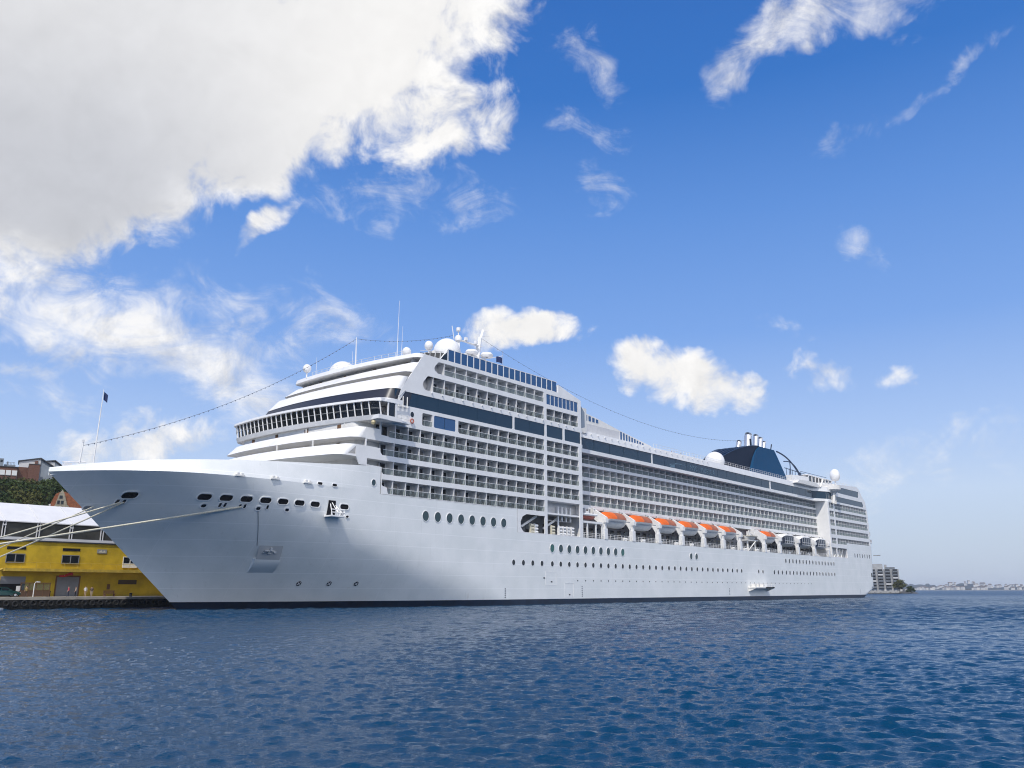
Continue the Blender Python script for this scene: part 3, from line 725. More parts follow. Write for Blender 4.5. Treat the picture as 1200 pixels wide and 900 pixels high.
k = MB(); k.box(150.6, 302, BO + .3, 32.6, 38.3, 38.6); k.build('pool_deck', M_DECK, ship, SB)
for i in range(22):
    s = 156 + 2.9 * i; k = MB(); k.box(s - .14, s + .14, BO - .3, BO + .1, 38.5, 38.68); k.build('strake_lamp', M_WHITE, ship, SB)
# lettering and swoosh on the band
def text_mesh(txt, size, name, m, s, o, z, parent):
    cu = bpy.data.curves.new('t', 'FONT'); cu.body = txt; cu.size = size; cu.extrude = .01; cu.space_character = 1.25
    ob = bpy.data.objects.new('t', cu); COL.objects.link(ob); bpy.context.view_layer.update()
    me = bpy.data.meshes.new_from_object(ob.evaluated_get(bpy.context.evaluated_depsgraph_get()))
    bpy.data.objects.remove(ob); bpy.data.curves.remove(cu)
    me.transform(Matrix.Translation((s - SB[0], o - SB[1], z)) @ Matrix.Rotation(R(90), 4, 'X'))
    me.materials.clear(); me.materials.append(m)
    t = bpy.data.objects.new(name, me); COL.objects.link(t); t.parent = parent
    return t
text_mesh('MSC  MUSICA', 2.0, 'band_lettering', M_LETTER, 206.5, BO + .05, 35.25, ship)
k = MB(); rows = []
for i in range(17):
    t = i / 16; s = 195.3 + 9 * t; z = 34.95 + 1.25 * math.sin(math.pi * (.12 + .62 * t)); w = .16 * (1 - t) + .03
    rows.append([(s, BO + .05, z - w), (s, BO + .05, z + w)])
k.grid(rows); k.face([(195.4, BO + .05, 34.9), (198.0, BO + .05, 34.9), (198.2, BO + .05, 36.1), (196.6, BO + .05, 35.9)]); k.build('band_emblem', M_LETTER, ship, SB)
# transverse bulkhead closing the recess aft, facing forward
k = MB(); k.box(301.2, 301.9, .2, MO + DEPTH + .1, 14.1, 34.0); k.build('recess_end_wall', M_WHITE, ship, SB)
k = MB(); k.box(150.22, 150.48, .25, MO + DEPTH, 14.1, 38.2); k.build('recess_front_wall', M_WHITE, ship, SB)
# promenade behind the boats
k = MB(); k.box(128.3, 317, .05, 32.9, 13.75, 14.06); k.build('promenade_deck', M_DECK, ship, SB)
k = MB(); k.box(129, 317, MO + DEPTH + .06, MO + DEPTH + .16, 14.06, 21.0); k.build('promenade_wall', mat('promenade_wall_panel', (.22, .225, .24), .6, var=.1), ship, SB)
for i in range(62):
    s = 132 + 2.95 * i; k = MB(); k.box(s, s + 1.5, MO + DEPTH - .0, MO + DEPTH + .05, 14.9, 16.9); k.build('promenade_window', M_DARKGL, ship, SB)
k = MB(); s = 151
while s < 301:
    k.bar((s, .12, 14.06), (s, .12, 15.15), .05); s += 1.48
for z in (14.4, 14.75, 15.15): k.bar((150.6, .12, z), (301.2, .12, z), .05)
k.build('promenade_railing', M_WHITE, ship, SB)
# raft canisters: white drums in cradles along the rail
for i in range(34):
    s = 161.0 + 4.05 * i
    if any(abs(s - d) < 1.3 for d in (171.3, 183.2, 195, 206.9, 218.3, 229.0, 246, 257, 271.9, 286.2, 299.2)): continue
    if i % 2: continue
    k = MB(); k.tube([(s - .7, 1.3, 14.55), (s + .7, 1.3, 14.55)], .36, 8); k.box(s - .5, s + .5, 1.0, 1.6, 14.06, 14.3); k.build('raft_canister', M_WHITE, ship, SB)

# --- davits
DV = [159.6, 171.4, 183.3, 195.1, 207.0, 218.4, 229.0, 245.8, 257.2, 271.8, 286.1, 299.0]
prof = [(.02, 14.1), (1.0, 14.1), (1.0, 16.7), (1.5, 17.6), (4.6, 20.0), (4.6, 21.0), (3.3, 21.25), (-.35, 19.0), (-.35, 17.9), (.02, 17.2)]
k = MB(); k.prism(prof, 0, -.32, .32); k.box(-.62, .62, -.1, .9, 14.1, 16.5); k.box(-.5, .5, -.42, .3, 17.8, 18.7)
dv0 = k.build('davit', M_WHITE, ship)
for i, s in enumerate(DV):
    d = dv0 if i == 0 else copy_obj(dv0, ship)
    d.location = (s - .3 - SB[0], -SB[1], 0)
k = MB(); k.box(150.5, 230.0, 2.7, 3.0, 20.95, 21.2); k.box(245, 301.0, 2.7, 3.0, 20.95, 21.2); k.build('davit_beam', M_WHITE, ship, SB)
# machinery and stairs in the forward side openings
k = MB()
for s0, o in ((131.0, 1.6), (138.5, 1.8)):
    k.prism([(s0, 15.6), (s0 + .3, 15.3), (s0 + 5.2, 17.6), (s0 + 5.2, 18.1)], 1, o, o + .25)
k.box(129.8, 149.2, 1.2, 4.4, 14.06, 14.2)
for s in (142.8, 144.3, 145.8, 147.4): k.box(s, s + .32, 1.2, 1.5, 17.2, 20.3)
k.box(142.6, 142.95, .9, 1.2, 14.1, 20.3)
for z in (17.3, 18.6): k.box(141, 148.5, 2.5, 2.7, z, z + .18)
k.build('embarkation_frame', M_WHITE, ship, SB)
for s in (133.6, 134.9, 140.6, 143.2, 144.6, 146.0, 147.5):
    k = MB()
    for z in (14.5, 15.15, 15.8): k.tube([(s - .5, .9, z), (s + .55, .9, z)], .3, 8)
    k.box(s - .55, s - .45, .6, 1.2, 14.1, 16.2)
    k.build('raft_canister', mat('canister_cream', (.62, .58, .46), .5) if s in (133.6, 140.6) else M_WHITE, ship, SB)
k = MB(); k.box(150.5, 158.6, .25, 4.5, 17.35, 17.8)
for s in (152.5, 155.8, 158.2): k.box(s, s + .28, .3, .6, 14.06, 17.4)
k.build('boat_platform', M_WHITE, ship, SB)
k = MB(); k.box(301.9, 317.2, 3.2, 3.3, 14.06, 17.7); k.box(317.05, 317.2, .2, 3.2, 14.06, 17.7); k.build('mooring_deck_wall', M_CABIN, ship, SB)
k = MB()
for i in range(4):
    a = 302.4 + 3.3 * i; k.bar((a, .9, 14.2), (a + 2.6, .9, 17.2), .3); k.box(a + 2.2, a + 2.5, .8, 1.1, 14.1, 17.4)
k.build('mooring_deck_frame', M_WHITE2, ship, SB)

# --- after side plating
AV = [(19.0, 21.0), (22.25, 24.2), (25.4, 27.5), (28.55, 30.6), (31.5, 33.6)]
holes = []
for a, b in AV: holes += [rrect(302.6, 306.9, a, b, .2), rrect(308.2, 343.0, a, b, .2)]
holes += [rrect(301.9, 306.5, 14.3, 17.6, .2), rrect(307.0, 317.0, 14.3, 17.55, .7)]
holes += [[(310.6, 34.3), (339.9, 34.3), (340.3, 34.8), (339.2, 36.3), (310.6, 36.3)], [(312.6, 37.75), (335.0, 37.7), (335.7, 38.2), (335.8, 39.8), (335.3, 40.1), (312.6, 40.0)]]
k = MB(); k.plate([(301.3, 14.06), (317.4, 14.06), (317.4, 19.2), (344.4, 19.2), (344.4, 33.0), (342.5, 36.9), (339.6, 38.7), (337.3, 41.0), (334.5, 41.9), (313.0, 40.9), (311.2, 40.4), (311.0, 37.2), (306.4, 37.0), (306.4, 34.5), (301.3, 33.85)], holes, .004, .22)
k.build('after_side_plating', M_WHITE, ship, SB)
k = MB()
for a, b in ((17.7, 18.95), (21.05, 22.2), (24.25, 25.35), (27.55, 28.5), (30.65, 31.45), (33.65, 34.2)): k.box(302, 344.2, .24, DEPTH + .2, a, b)
k.build('after_deck', M_WHITE, ship, SB)
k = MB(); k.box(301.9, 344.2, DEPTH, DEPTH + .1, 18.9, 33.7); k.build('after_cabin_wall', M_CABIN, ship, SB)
k = MB(); k.box(302, 343.6, DEPTH + .2, 31.2, 14.1, 37); k.box(311, 337, .4, 32.6, 36.8, 41.0); k.box(302, 344, .45, 32.5, 33.9, 37.0); k.build('after_house', M_WHITE2, ship, SB)
k = MB(); k.plate([(301.3, 14.06), (344.4, 14.06), (344.4, 33.0), (337.3, 41.0), (313.0, 40.9), (301.3, 33.85)], [], 32.75, .22); k.build('starboard_side_plating', M_WHITE, ship, SB)
for a, b in AV:
    balcony(302.6, 304.75, a, b, 0, chairs=False); balcony(304.75, 306.9, a, b, 0, chairs=False)
    for c, d in cells(308.2, 343.0, 12): balcony(c, d, a, b, 0, chairs=False)
for nm, mbx, m in (('balcony', rest_div, M_DIV), ('balcony_glass', rest_gl, M_RAILGL), ('balcony_handrail', rest_rail, M_WHITE), ('balcony_door', rest_door, M_DARKGL)):
    b = mbx.build(nm, m, ship, SB, weld=False); b['kind'] = 'stuff'
for s0, s1, z0, z1 in ((310.5, 340.4, 34.25, 36.35), (312.5, 335.9, 37.65, 40.15)):
    k = MB()
    for a, b in cells(s0, s1, 6): k.box(a + .015, b - .015, .10, .16, z0, z1)
    k.build('band_window', M_BAND, ship, SB)
# stern terraces
for s1, z0, z1 in ((350.0, 20.8, 22.3), (349.1, 23.9, 25.2), (348.3, 27.0, 28.4), (346.8, 29.85, 31.2), (345.3, 33.05, 34.6), (342.6, 36.3, 37.5), (340.1, 38.8, 39.8), (337.6, 41.0, 41.5)):
    k = MB(); r = 3.0; pts = [(342.0 if z0 < 36 else 334, .3)]
    for t in lin(-90, 0, 8): pts.append((s1 - r + r * math.cos(R(t)), .3 + r + r * math.sin(R(t))))
    for t in lin(0, 90, 8): pts.append((s1 - r + r * math.cos(R(t)), 32.7 - r + r * math.sin(R(t))))
    pts.append((342.0 if z0 < 36 else 334, 32.7))
    k.prism(pts, 2, z0, z0 + .35)
    n = len(pts)
    for i in range(1, n - 2):
        (a, b), (c, d) = pts[i], pts[i + 1]; k.face([(a, b, z0 + .35), (c, d, z0 + .35), (c, d, z1), (a, b, z1)])
    k.build('stern_terrace', M_WHITE, ship, SB)
k = MB()
for s, z in ((337.5, 40.2), (340.2, 38.2)): k.box(s, s + 1.3, 1.0, 2.2, z - .3, z + .3)
k.build('stern_lamp', M_VOID, ship, SB)
k = MB(); k.bar((347, -1.6, 16), (347, .2, 16), .2); k.box(346.6, 347.4, -2.4, -1.4, 15.8, 16.2); k.build('stern_boom', M_STEEL, ship, SB)

# --- upper works amidships
k = MB(); O5 = 5.2
k.prism([(156.9, 38.5), (156.9, 44.6), (159.0, 44.2), (164.7, 43.5), (174.2, 42.0), (189.5, 39.9), (189.5, 38.5)], 1, O5, 27.8); k.build('magrodome_house', M_WHITE2, ship, SB)
k = MB(); k.box(158.9, 174.0, O5 - .06, O5 - .01, 39.2, 41.6); k.build('grey_screen', M_CABIN, ship, SB)
for i in range(4):
    s = 159.3 + 1.55 * i; k = MB(); k.box(s, s + .95, O5 - .05, O5, 42.35, 43.75 - .17 * i); k.build('house_window', M_BLUEPANE, ship, SB)
for i in range(9):
    s = 174.6 + 1.28 * i; k = MB(); k.box(s, s + .72, O5 - .05, O5, 39.3, 41.7 - .2 * i); k.build('house_window', M_BLUEPANE, ship, SB)
k = MB(); k.prism([(150.5, 38.4), (150.5, 44.6), (152.6, 42.4), (152.6, 39.0)], 1, .5, .62); k.build('side_screen', mat('screen_grey_glass', (.22, .26, .31), .15), ship, SB)
k = MB(); k.box(150.5, 156.9, 3.0, 30, 38.5, 44.4); k.build('sun_deck_house', M_WHITE2, ship, SB)
def rail(k, s0, s1, o, z, h=1.1, step=1.6, o1=None, z1=None):
    o1 = o if o1 is None else o1; z1 = z if z1 is None else z1; n = max(1, int((s1 - s0) / step))
    for i in range(n + 1):
        t = i / n; p = (s0 + (s1 - s0) * t, o + (o1 - o) * t, z + (z1 - z) * t); k.bar(p, (p[0], p[1], p[2] + h), .05)
    for f in (.5, 1.0): k.bar((s0, o, z + h * f), (s1, o1, z1 + h * f), .045)
k = MB(); rail(k, 188, 300, BO + .4, 39.1); rail(k, 313.5, 335, .5, 41.0); k.build('upper_railing', M_WHITE2, ship, SB)
k = MB()
for i, o in enumerate(lin(2.5, 30, 16)):
    s = fs(98.2, 2.5, o); k.bar((s, o, 45.2), (s, o, 46.15), .05)
for z in (45.7, 46.15): k.tube([(fs(98.2, 2.5, o), o, z) for o in lin(2.5, 30, 24)], .03, 4)
k.bar((101.4, 1.2, 46.1), (106.6, .4, 46.9), .06); k.build('sun_deck_railing', M_WHITE2, ship, SB)
for i in range(5):
    s = 102.2 + .95 * i; k = MB(); k.idx([(s, 2.2 - .42 * i, 45.2), (s + .8, 1.85 - .42 * i, 45.2), (s + .95, 1.85 - .42 * i, 46.1 + .12 * i), (s + .15, 2.2 - .42 * i, 46.1 + .12 * i)], [(0, 1, 2, 3)]); k.build('windscreen_pane', M_DARKGL, ship, SB)
k = MB(); k.box(108, 141, 4.2, 28.8, 45.1, 48.2); k.build('sun_deck_house', M_WHITE2, ship, SB)
def radome(name, c, r, stalk=None, m=M_WHITE, stretch=1.0):
    k = MB(); pr = [(r * .62, -r * .78)] + [(r * math.cos(R(a)), r * stretch * math.sin(R(a))) for a in range(-50, 91, 10)]
    pr = [(r * .62, -r * .78 * stretch)] + [(r * math.cos(R(a)) if a < 90 else .001, r * stretch * math.sin(R(a))) for a in range(-50, 91, 10)]
    k.lathe(pr, c, 24); k.face([(c[0] + r * .62 * math.cos(t), c[1] + r * .62 * math.sin(t), c[2] - r * .78 * stretch) for t in lin(0, 6.2832, 16)[:-1]])
    o = k.build(name, m, ship, SB, smooth=True, angle=60)
    if stalk: 
        k = MB(); k.tube([(c[0], c[1], stalk), (c[0], c[1], c[2] - r * .7 * stretch)], max(.12, r * .18), 8); k.build('radome_stalk', M_WHITE, o, SB)
    return o
radome('radome', (117.2, 10, 50.9), 2.85, 48.2)
radome('radome', (107.6, 5.4, 49.2), .85, 45.1, stretch=1.15)
radome('radome', (102.4, 6, 46.9), .85, 45.2, stretch=1.1)
radome('radome', (104.2, 27.5, 46.3), 2.9, 45.1)
radome('radome', (97.8, 31, 47.0), .85, 45.1, stretch=1.1)
radome('radome', (235.2, 10, 41.6), 3.0, 38.6)
radome('radome', (326.0, 5, 46.0), 1.9, 41.0, stretch=1.35)
def pole(name, a, b, r, r1=None, m=M_WHITE):
    k = MB(); k.tube([a, b], r, 6, r1=r1); return k.build(name, m, ship, SB)
pole('signal_mast', (99.9, 18, 45.2), (99.8, 18, 51.6), .16, .07)
pole('whip_antenna', (103.5, 10, 45.2), (103.7, 10, 58.5), .09, .03); pole('whip_antenna', (104.6, 10, 45.2), (104.8, 10, 53.5), .06, .02)
pole('whip_antenna', (102.2, 22, 45.2), (102.2, 22, 50), .05, .02); pole('whip_antenna', (98.6, 29, 45.2), (98.6, 29, 49.3), .05, .02); pole('whip_antenna', (100, 26, 45.2), (100, 26, 48), .05, .02)
# radar mast
k = MB(); k.tube([(131, 14, 48), (130.4, 14, 52), (131.6, 14, 58.2)], .95, 8, r1=.45); k.lathe([(.3, 0), (1.35, .1), (1.5, .5), (1.2, 1.0), (.2, 1.2)], (128.4, 13.5, 53.4), 16); k.lathe([(.3, 0), (1.35, .1), (1.5, .5), (1.2, 1.0), (.2, 1.2)], (132.8, 13.0, 53.6), 16)
k.box(125, 132, 13.6, 14.2, 56.0, 56.2); k.box(126.5, 133.5, 13.7, 14.1, 53.1, 53.4); k.bar((131.6, 14, 57.5), (132.6, 14, 60.2), .5)
rm = k.build('radar_mast', M_WHITE, ship, SB, smooth=True, angle=40)
k = MB(); k.bar((124.6, 14, 48.2), (124.6, 14, 56.5), .7); k.lathe([(.15, 0), (.75, .2), (.8, .9), (.5, 1.4), (0.01, 1.5)], (124.6, 14, 55.6), 12); k.lathe([(.1, 0), (.5, .1), (.5, .8), (0.01, .9)], (124.6, 14, 58), 10); k.bar((124.6, 14, 57), (124.6, 14, 58.2), .2); k.bar((122.6, 14, 58.8), (123.3, 14, 55.8), .16)
k.build('radar_scanner', M_WHITE, ship, SB, smooth=True, angle=40)
k = MB()
for s, o, z in ((129.5, 13.2, 56.1), (126.6, 13.6, 56.3)): k.box(s - .3, s + .3, o - .3, o + .3, z, z + .7)
k.bar((133.5, 13, 53.5), (138.3, 13, 55.2), .1); k.bar((131.5, 14, 59.5), (134.6, 14, 60.6), .06); k.bar((131.8, 14, 58.6), (134.8, 14, 59.2), .06)
k.build('mast_yard', M_WHITE, ship, SB)
k = MB(); k.grid([[(135.6 + 2.2 * i / 6, 12.6 + .15 * math.sin(i * 1.3), 53.0 + .25 * i / 6 - .0 * j + (j * .28) + .12 * math.sin(i)) for i in range(7)] for j in range(6)]); k.build('house_flag', M_FLAG, ship, SB)
k = MB(); k.bar((137.9, 12.7, 48), (138.0, 12.7, 56.2), .09); k.build('flag_halyard', M_STEEL, ship, SB)
# jackstaff and flagpole at the bow
k = MB(); k.tube([(49.6, 16.5, 18.6), (49.9, 16.5, 23.7)], .13, 6); k.box(49.75, 50.05, 16.35, 16.65, 23.7, 24.05); k.build('jackstaff', M_WHITE, ship, SB)
k = MB(); k.tube([(51.6, 16.5, 18.6), (51.9, 16.5, 31.9)], .14, 6, r1=.05); k.bar((50.0, 16.5, 22.0), (51.8, 16.5, 22.2), .05); k.build('bow_flagpole', M_WHITE, ship, SB)
k = MB(); k.grid([[(52.0 + .55 * i / 5, 16.5 + .12 * math.sin(i), 30.4 + .24 * j - .5 * (i / 5) ** 1.5) for i in range(6)] for j in range(6)]); k.build('bow_flag', M_FLAG, ship, SB)
k = MB(); k.box(47.6, 48.6, 16.1, 16.9, 18.6, 20.5); k.bar((47.4, 16.5, 20.6), (50.6, 16.5, 20.9), .1); k.build('bow_fitting', M_WHITE, ship, SB)

# --- funnel
k = MB(); sp = [(262, 40.5), (262.4, 42.5), (264.5, 46.5), (266.8, 49.2), (269.2, 50.7), (281.4, 50.9), (284.0, 48.6), (288.4, 44.3), (290.6, 42.0), (290.6, 40.5)]
k.prism(sp, 1, 10, 23); fun = k.build('funnel', M_FUN, ship, SB)
k = MB(); rows = []
for i in range(15):
    t = i / 14; a = R(90 * t); x = t; s = 269.2 - 29.5 * x; z = 40.8 + 9.9 * (1 - x ** 1.75)
    w = 6.3 - 4.6 * t ** 1.2; rows.append([(s, 16.5 - w, z), (s, 16.5 + w, z)])
for side in (0, 1): k.grid([[r[side] for r in rows], [(max(r[side][0], 241) + (269.2 - r[side][0]) * .0, r[side][1], 40.5) for r in rows]])
k.grid(rows); k.build('funnel_fairing', M_FUND, fun, SB)
for j in range(6):
    f = j / 5; k = MB(); k.tube([(r[0][0] - .1, r[0][1] + (r[1][1] - r[0][1]) * f, r[0][2] + .12) for r in rows], .13, 5); k.build('fairing_rib', M_FRAME, fun, SB)
for i, (s, o, h, w) in enumerate(((267.5, 13.5, 55.2, 1.5), (269.5, 18, 53.5, 1.1), (272.5, 13, 55.4, 1.15), (274.8, 17, 54.6, 1.0), (276.2, 13, 55.0, 1.0), (278.2, 16, 54.4, .9), (280.2, 13.5, 54.2, .85))):
    k = MB(); k.tube([(s, o, 50.6), (s + 1.0, o, h - .5), (s + 1.3, o, h)], w * .85, 12); p = k.build('exhaust_pipe', M_CHROME, fun, SB, smooth=True, angle=40)
k = MB(); k.bar((264.6, 11, 50), (264.5, 11, 52.8), .5); k.bar((283, 12, 51), (284.3, 12, 53.6), .3); k.build('funnel_vent', M_FUND, fun, SB)
# blue steel arches abaft the funnel
k = MB()
for o in (10.2, 22.8):
    k.tube([(284 + 20.5 * t, o, 50.8 - 1.7 * t - 5.4 * t ** 2.6) for t in lin(0, 1, 12)], .28, 6)
    k.tube([(289.8 + 14.6 * t, o, 47.9 + .6 * math.sin(math.pi * t) - 3.6 * t ** 3) for t in lin(0, 1, 10)], .2, 6)
    k.bar((295.3, o, 42), (295.3, o, 48.6), .25); k.bar((304.2, o, 42), (304.4, o, 45.3), .5); k.bar((290, o, 45.6), (304, o, 45.3), .2)
for z in (45.9, 45.2, 44.5): k.bar((304.4, 10.2, z), (325, 8, z - .6), .12)
for i in range(13): k.bar((291 + 2.7 * i, 10.0 - .12 * max(i - 5, 0), 43), (291 + 2.7 * i, 10.0 - .12 * max(i - 5, 0), 45.8 - .06 * i), .14)
k.build('steel_arch', M_FRAME, ship, SB)
k = MB(); k.prism([(290.5, 38.6), (290.5, 43.0), (304, 43.7), (306.5, 43.7), (306.5, 41.6), (331, 44.0), (331, 38.6)], 1, 8, 25); k.build('after_deck_house', M_WHITE, ship, SB)
k = MB(); k.box(306.2, 331.0, 8.2, 24.8, 41.7, 44.5); k.build('after_lounge_glass', M_DARKGL, ship, SB)
k = MB()
for i in range(8): k.box(306.3 + 3.4 * i, 306.9 + 3.4 * i, 8.0, 8.4, 41.5, 44.6)
k.box(306, 331.4, 8.0, 25, 44.4, 44.8); k.build('lounge_posts', M_WHITE, ship, SB)
# round look-out bay on its bracket at the side
k = MB(); k.lathe([(.6, 0), (1.2, .4), (3.0, 1.5), (3.4, 1.8), (3.4, 3.2), (3.1, 3.2), (3.1, 2.2), (.1, 2.2)], (307.8, .6, 36.6), 20); k.build('look_out_bay', M_WHITE2, ship, SB, smooth=True, angle=35)
k = MB(); k.bar((306.2, -.3, 33.3), (306.9, -.5, 37.0), .8); k.bar((308.6, -.3, 33.3), (308.2, -.5, 37.0), .6); k.bar((299.5, 1.5, 38.8), (301.5, 1.0, 41.6), .5); k.build('bay_bracket', M_WHITE2, ship, SB)
k = MB(); k.prism([(279, 38.6), (281, 39.8), (296, 40.2), (300, 38.9), (306, 39.5), (306, 38.6)], 1, 1.6, 6.5); k.build('awning_housing', M_WHITE2, ship, SB)

# ------------------------------------------------------------------ boats in the davits
def boat_sections(L, Wd, zk, zg, n=14, m=7, ex=.55):
    rows = []
    for i in range(n + 1):
        t = i / n; x = (t - .5) * L; f = max(1 - abs(2 * t - 1) ** 3.2, .0) ** ex; f = max(f, .04)
        row = []
        for j in range(2 * m + 1):
            a = -1 + j / m; y = a * f * Wd / 2; z = zk + (zg - zk) * (abs(a) ** 2.2) * (1) + (1 - f) * (zg - zk) * .55 * (1 - abs(a) ** 2.2)
            row.append((x, y, z))
        rows.append(row)
    return rows
def make_lifeboat(org, label, canvas=True):
    t = empty('lifeboat', org, label, 'lifeboat', 'boats hanging in the davits')
    L, Wd = 10.2, 4.3
    k = MB(); k.grid(boat_sections(L, Wd, -.1, 1.9)); k.build('boat_hull', M_BOATW, t, smooth=True, angle=60)
    k = MB(); k.box(-4.4, 4.4, -2.2, -2.12, 1.35, 1.55); k.box(-4.4, 4.4, 2.12, 2.2, 1.35, 1.55); k.build('rubbing_strake', M_STEEL, t)
    def canopy(t0, t1, m, nm):
        k = MB(); rows = []
        for i in range(9):
            u = t0 + (t1 - t0) * i / 8; x = (u - .5) * L; f = max(1 - abs(2 * u - 1) ** 3.2, 0) ** .55; f = max(f, .05)
            g = max(1 - abs(2 * u - 1) ** 5, 0) ** .5
            row = []
            for a, h in ((-1, 0), (-.96, .55), (-.62, 1.35), (-.3, 1.72), (0, 1.82), (.3, 1.72), (.62, 1.35), (.96, .55), (1, 0)):
                row.append((x, a * f * Wd / 2 * 1.0, 1.89 + h * max(g, .15) * .98))
            rows.append(row)
        k.grid(rows); return k.build(nm, m, t, smooth=True, angle=50)
    canopy(0, .42, M_ORANGE, 'canopy'); canopy(.42, 1, M_ORANGE2, 'after_canopy')
    k = MB(); k.bar((-3.4, 0, 3.4), (-3.4, 0, 4.1), .2); k.bar((3.4, 0, 3.4), (3.4, 0, 4.1), .2); k.build('lifting_hook', M_STEEL, t)
    k = MB(); k.tube([(4.6, 0, .35), (4.9, 0, .2)], .28, 8); k.box(-3, 3.5, -.08, .08, -.15, .25); k.build('keel', M_BLACK, t)
    return t
lb_s = [165.4, 177.3, 189.2, 201.0, 212.7, 223.7, 251.4]
nth = ['first orange boat from the bow', 'second orange boat from the bow', 'third orange boat from the bow', 'fourth orange boat from the bow', 'fifth orange boat from the bow', 'last of the long row of orange boats', 'lone orange boat just ahead of the dark-windowed tenders']
lb0 = make_lifeboat((lb_s[0], 2.35, 17.0), 'orange and white lifeboat in its davits, ' + nth[0])
for s, nm in zip(lb_s[1:], nth[1:]):
    c = copy_obj(lb0, None, W(s, 2.35, 17.0)); c['label'] = 'orange and white lifeboat in its davits, ' + nm
def make_tender(org, label):
    t = empty('tender_boat', org, label, 'tender boat', 'boats hanging in the davits')
    L, Wd = 11.8, 4.6
    k = MB(); k.grid(boat_sections(L, Wd, 0, 1.0)); k.build('boat_hull', mat('tender_hull_grey', (.36, .38, .40), .4), t, smooth=True, angle=60)
    ff = lambda u: max(max(1 - abs(2 * u - 1) ** 4.5, 0) ** .5, .1)
    k = MB(); rows = []
    for i in range(17):
        u = i / 16; x = (u - .5) * L * .98; f = ff(u); row = []
        for a, h in ((-1, 0), (-1.0, 1.3), (-.94, 2.6), (.94, 2.6), (1.0, 1.3), (1, 0)): row.append((x * (1 - .06 * h / 2.6), a * f * Wd / 2, 1.0 + h * max(f, .55)))
        rows.append(row)
    k.grid(rows); k.face(rows[0]); k.face(rows[-1][::-1]); k.build('cabin_glass', mat('tender_glass', (.006, .012, .03), .15, spec=.3), t, smooth=True, angle=40)
    k = MB(); rows = []
    for i in range(17):
        u = i / 16; x = (u - .5) * L * .95; f = ff(u); row = []
        for a, h in ((-.97, -.05), (-.93, .2), (-.5, .5), (.5, .5), (.93, .2), (.97, -.05)): row.append((x, a * f * Wd / 2, 1.0 + 2.6 * max(f, .55) + h))
        rows.append(row)
    k.grid(rows); k.face(rows[0]); k.face(rows[-1][::-1]); k.build('cabin_roof', M_WHITE, t, smooth=True, angle=50)
    k = MB()
    for sg in (-1, 1):
        for i in range(6):
            x = -4.2 + 1.68 * i; k.bar((x, sg * 2.33, 1.0), (x * .96, sg * 2.24, 3.5), .05)
        k.box(-4.9, 4.9, min(sg * 2.3, sg * 2.36), max(sg * 2.3, sg * 2.36), .95, 1.06); k.box(-4.4, 4.4, min(sg * 2.28, sg * 2.34), max(sg * 2.28, sg * 2.34), 1.75, 1.86)
    k.build('window_posts', M_BOATW, t)
    for a in (-1, 1):
        k = MB(); k.bar((3.8 * a, 0, 3.8), (3.8 * a, 0, 4.6), .2); k.build('lifting_hook', M_STEEL, t)
    return t
td0 = make_tender((264.6, 2.15, 16.3), 'dark-windowed white-roofed tender boat, foremost of the three near the stern')
for s, nm in ((279.0, 'middle one of the three near the stern'), (292.6, 'aftermost of the three near the stern')):
    c = copy_obj(td0, None, W(s, 2.15, 16.3)); c['label'] = 'dark-windowed white-roofed tender boat, ' + nm
def rescue(org, L, label, m1, m2):
    t = empty('rescue_boat', org, label, 'rescue boat')
    k = MB(); k.grid(boat_sections(L, 2.4, 0, 1.0)); k.build('boat_hull', m1, t, smooth=True, angle=60)
    k = MB(); k.tube([(-L / 2 + .4, -.3, 1.05), (-L / 2 + 1, -1.0, 1.05), (L / 2 - .6, -1.1, 1.05), (L / 2 - .6, 1.1, 1.05), (-L / 2 + 1, 1.0, 1.05), (-L / 2 + .4, .3, 1.05)], .28, 8); k.build('buoyancy_tube', m2, t, smooth=True)
    k = MB(); k.box(-.8, .6, -.5, .5, 1, 1.9); k.box(-.8, -.6, -.5, .5, 1.9, 2.5); k.build('console', M_WHITE, t)
    k = MB(); k.bar((L / 2 - 1.2, -.9, 1), (L / 2 - 1.2, -.6, 2.6), .12); k.bar((L / 2 - 1.2, .9, 1), (L / 2 - 1.2, .6, 2.6), .12); k.bar((L / 2 - 1.2, -.6, 2.6), (L / 2 - 1.2, .6, 2.6), .12); k.build('arch', M_WHITE, t)
    return t
rescue((154.4, 2.0, 18.3), 6.5, 'small dark red and white rescue boat on a platform just ahead of the lifeboats', mat('rescue_red', (.24, .04, .025), .5), M_WHITE)
rescue((238.0, 1.6, 17.4), 6.8, 'small cream rescue boat between the orange lifeboats', M_WHITE2, mat('tube_grey', (.42, .40, .34), .6))
k = MB(); k.bar((235.5, 1.2, 14.1), (235.5, 1.2, 17.3), .4); k.bar((240.5, 1.2, 14.1), (240.5, 1.2, 17.3), .4); k.bar((235.5, .8, 14.4), (240.5, .8, 17.2), .25); k.box(234.6, 241.8, .7, 2.6, 17.1, 17.4); k.bar((236.5, 2.4, 17.3), (237.2, 1.2, 20.2), .35); k.build('rescue_davit', M_WHITE2, ship, SB)

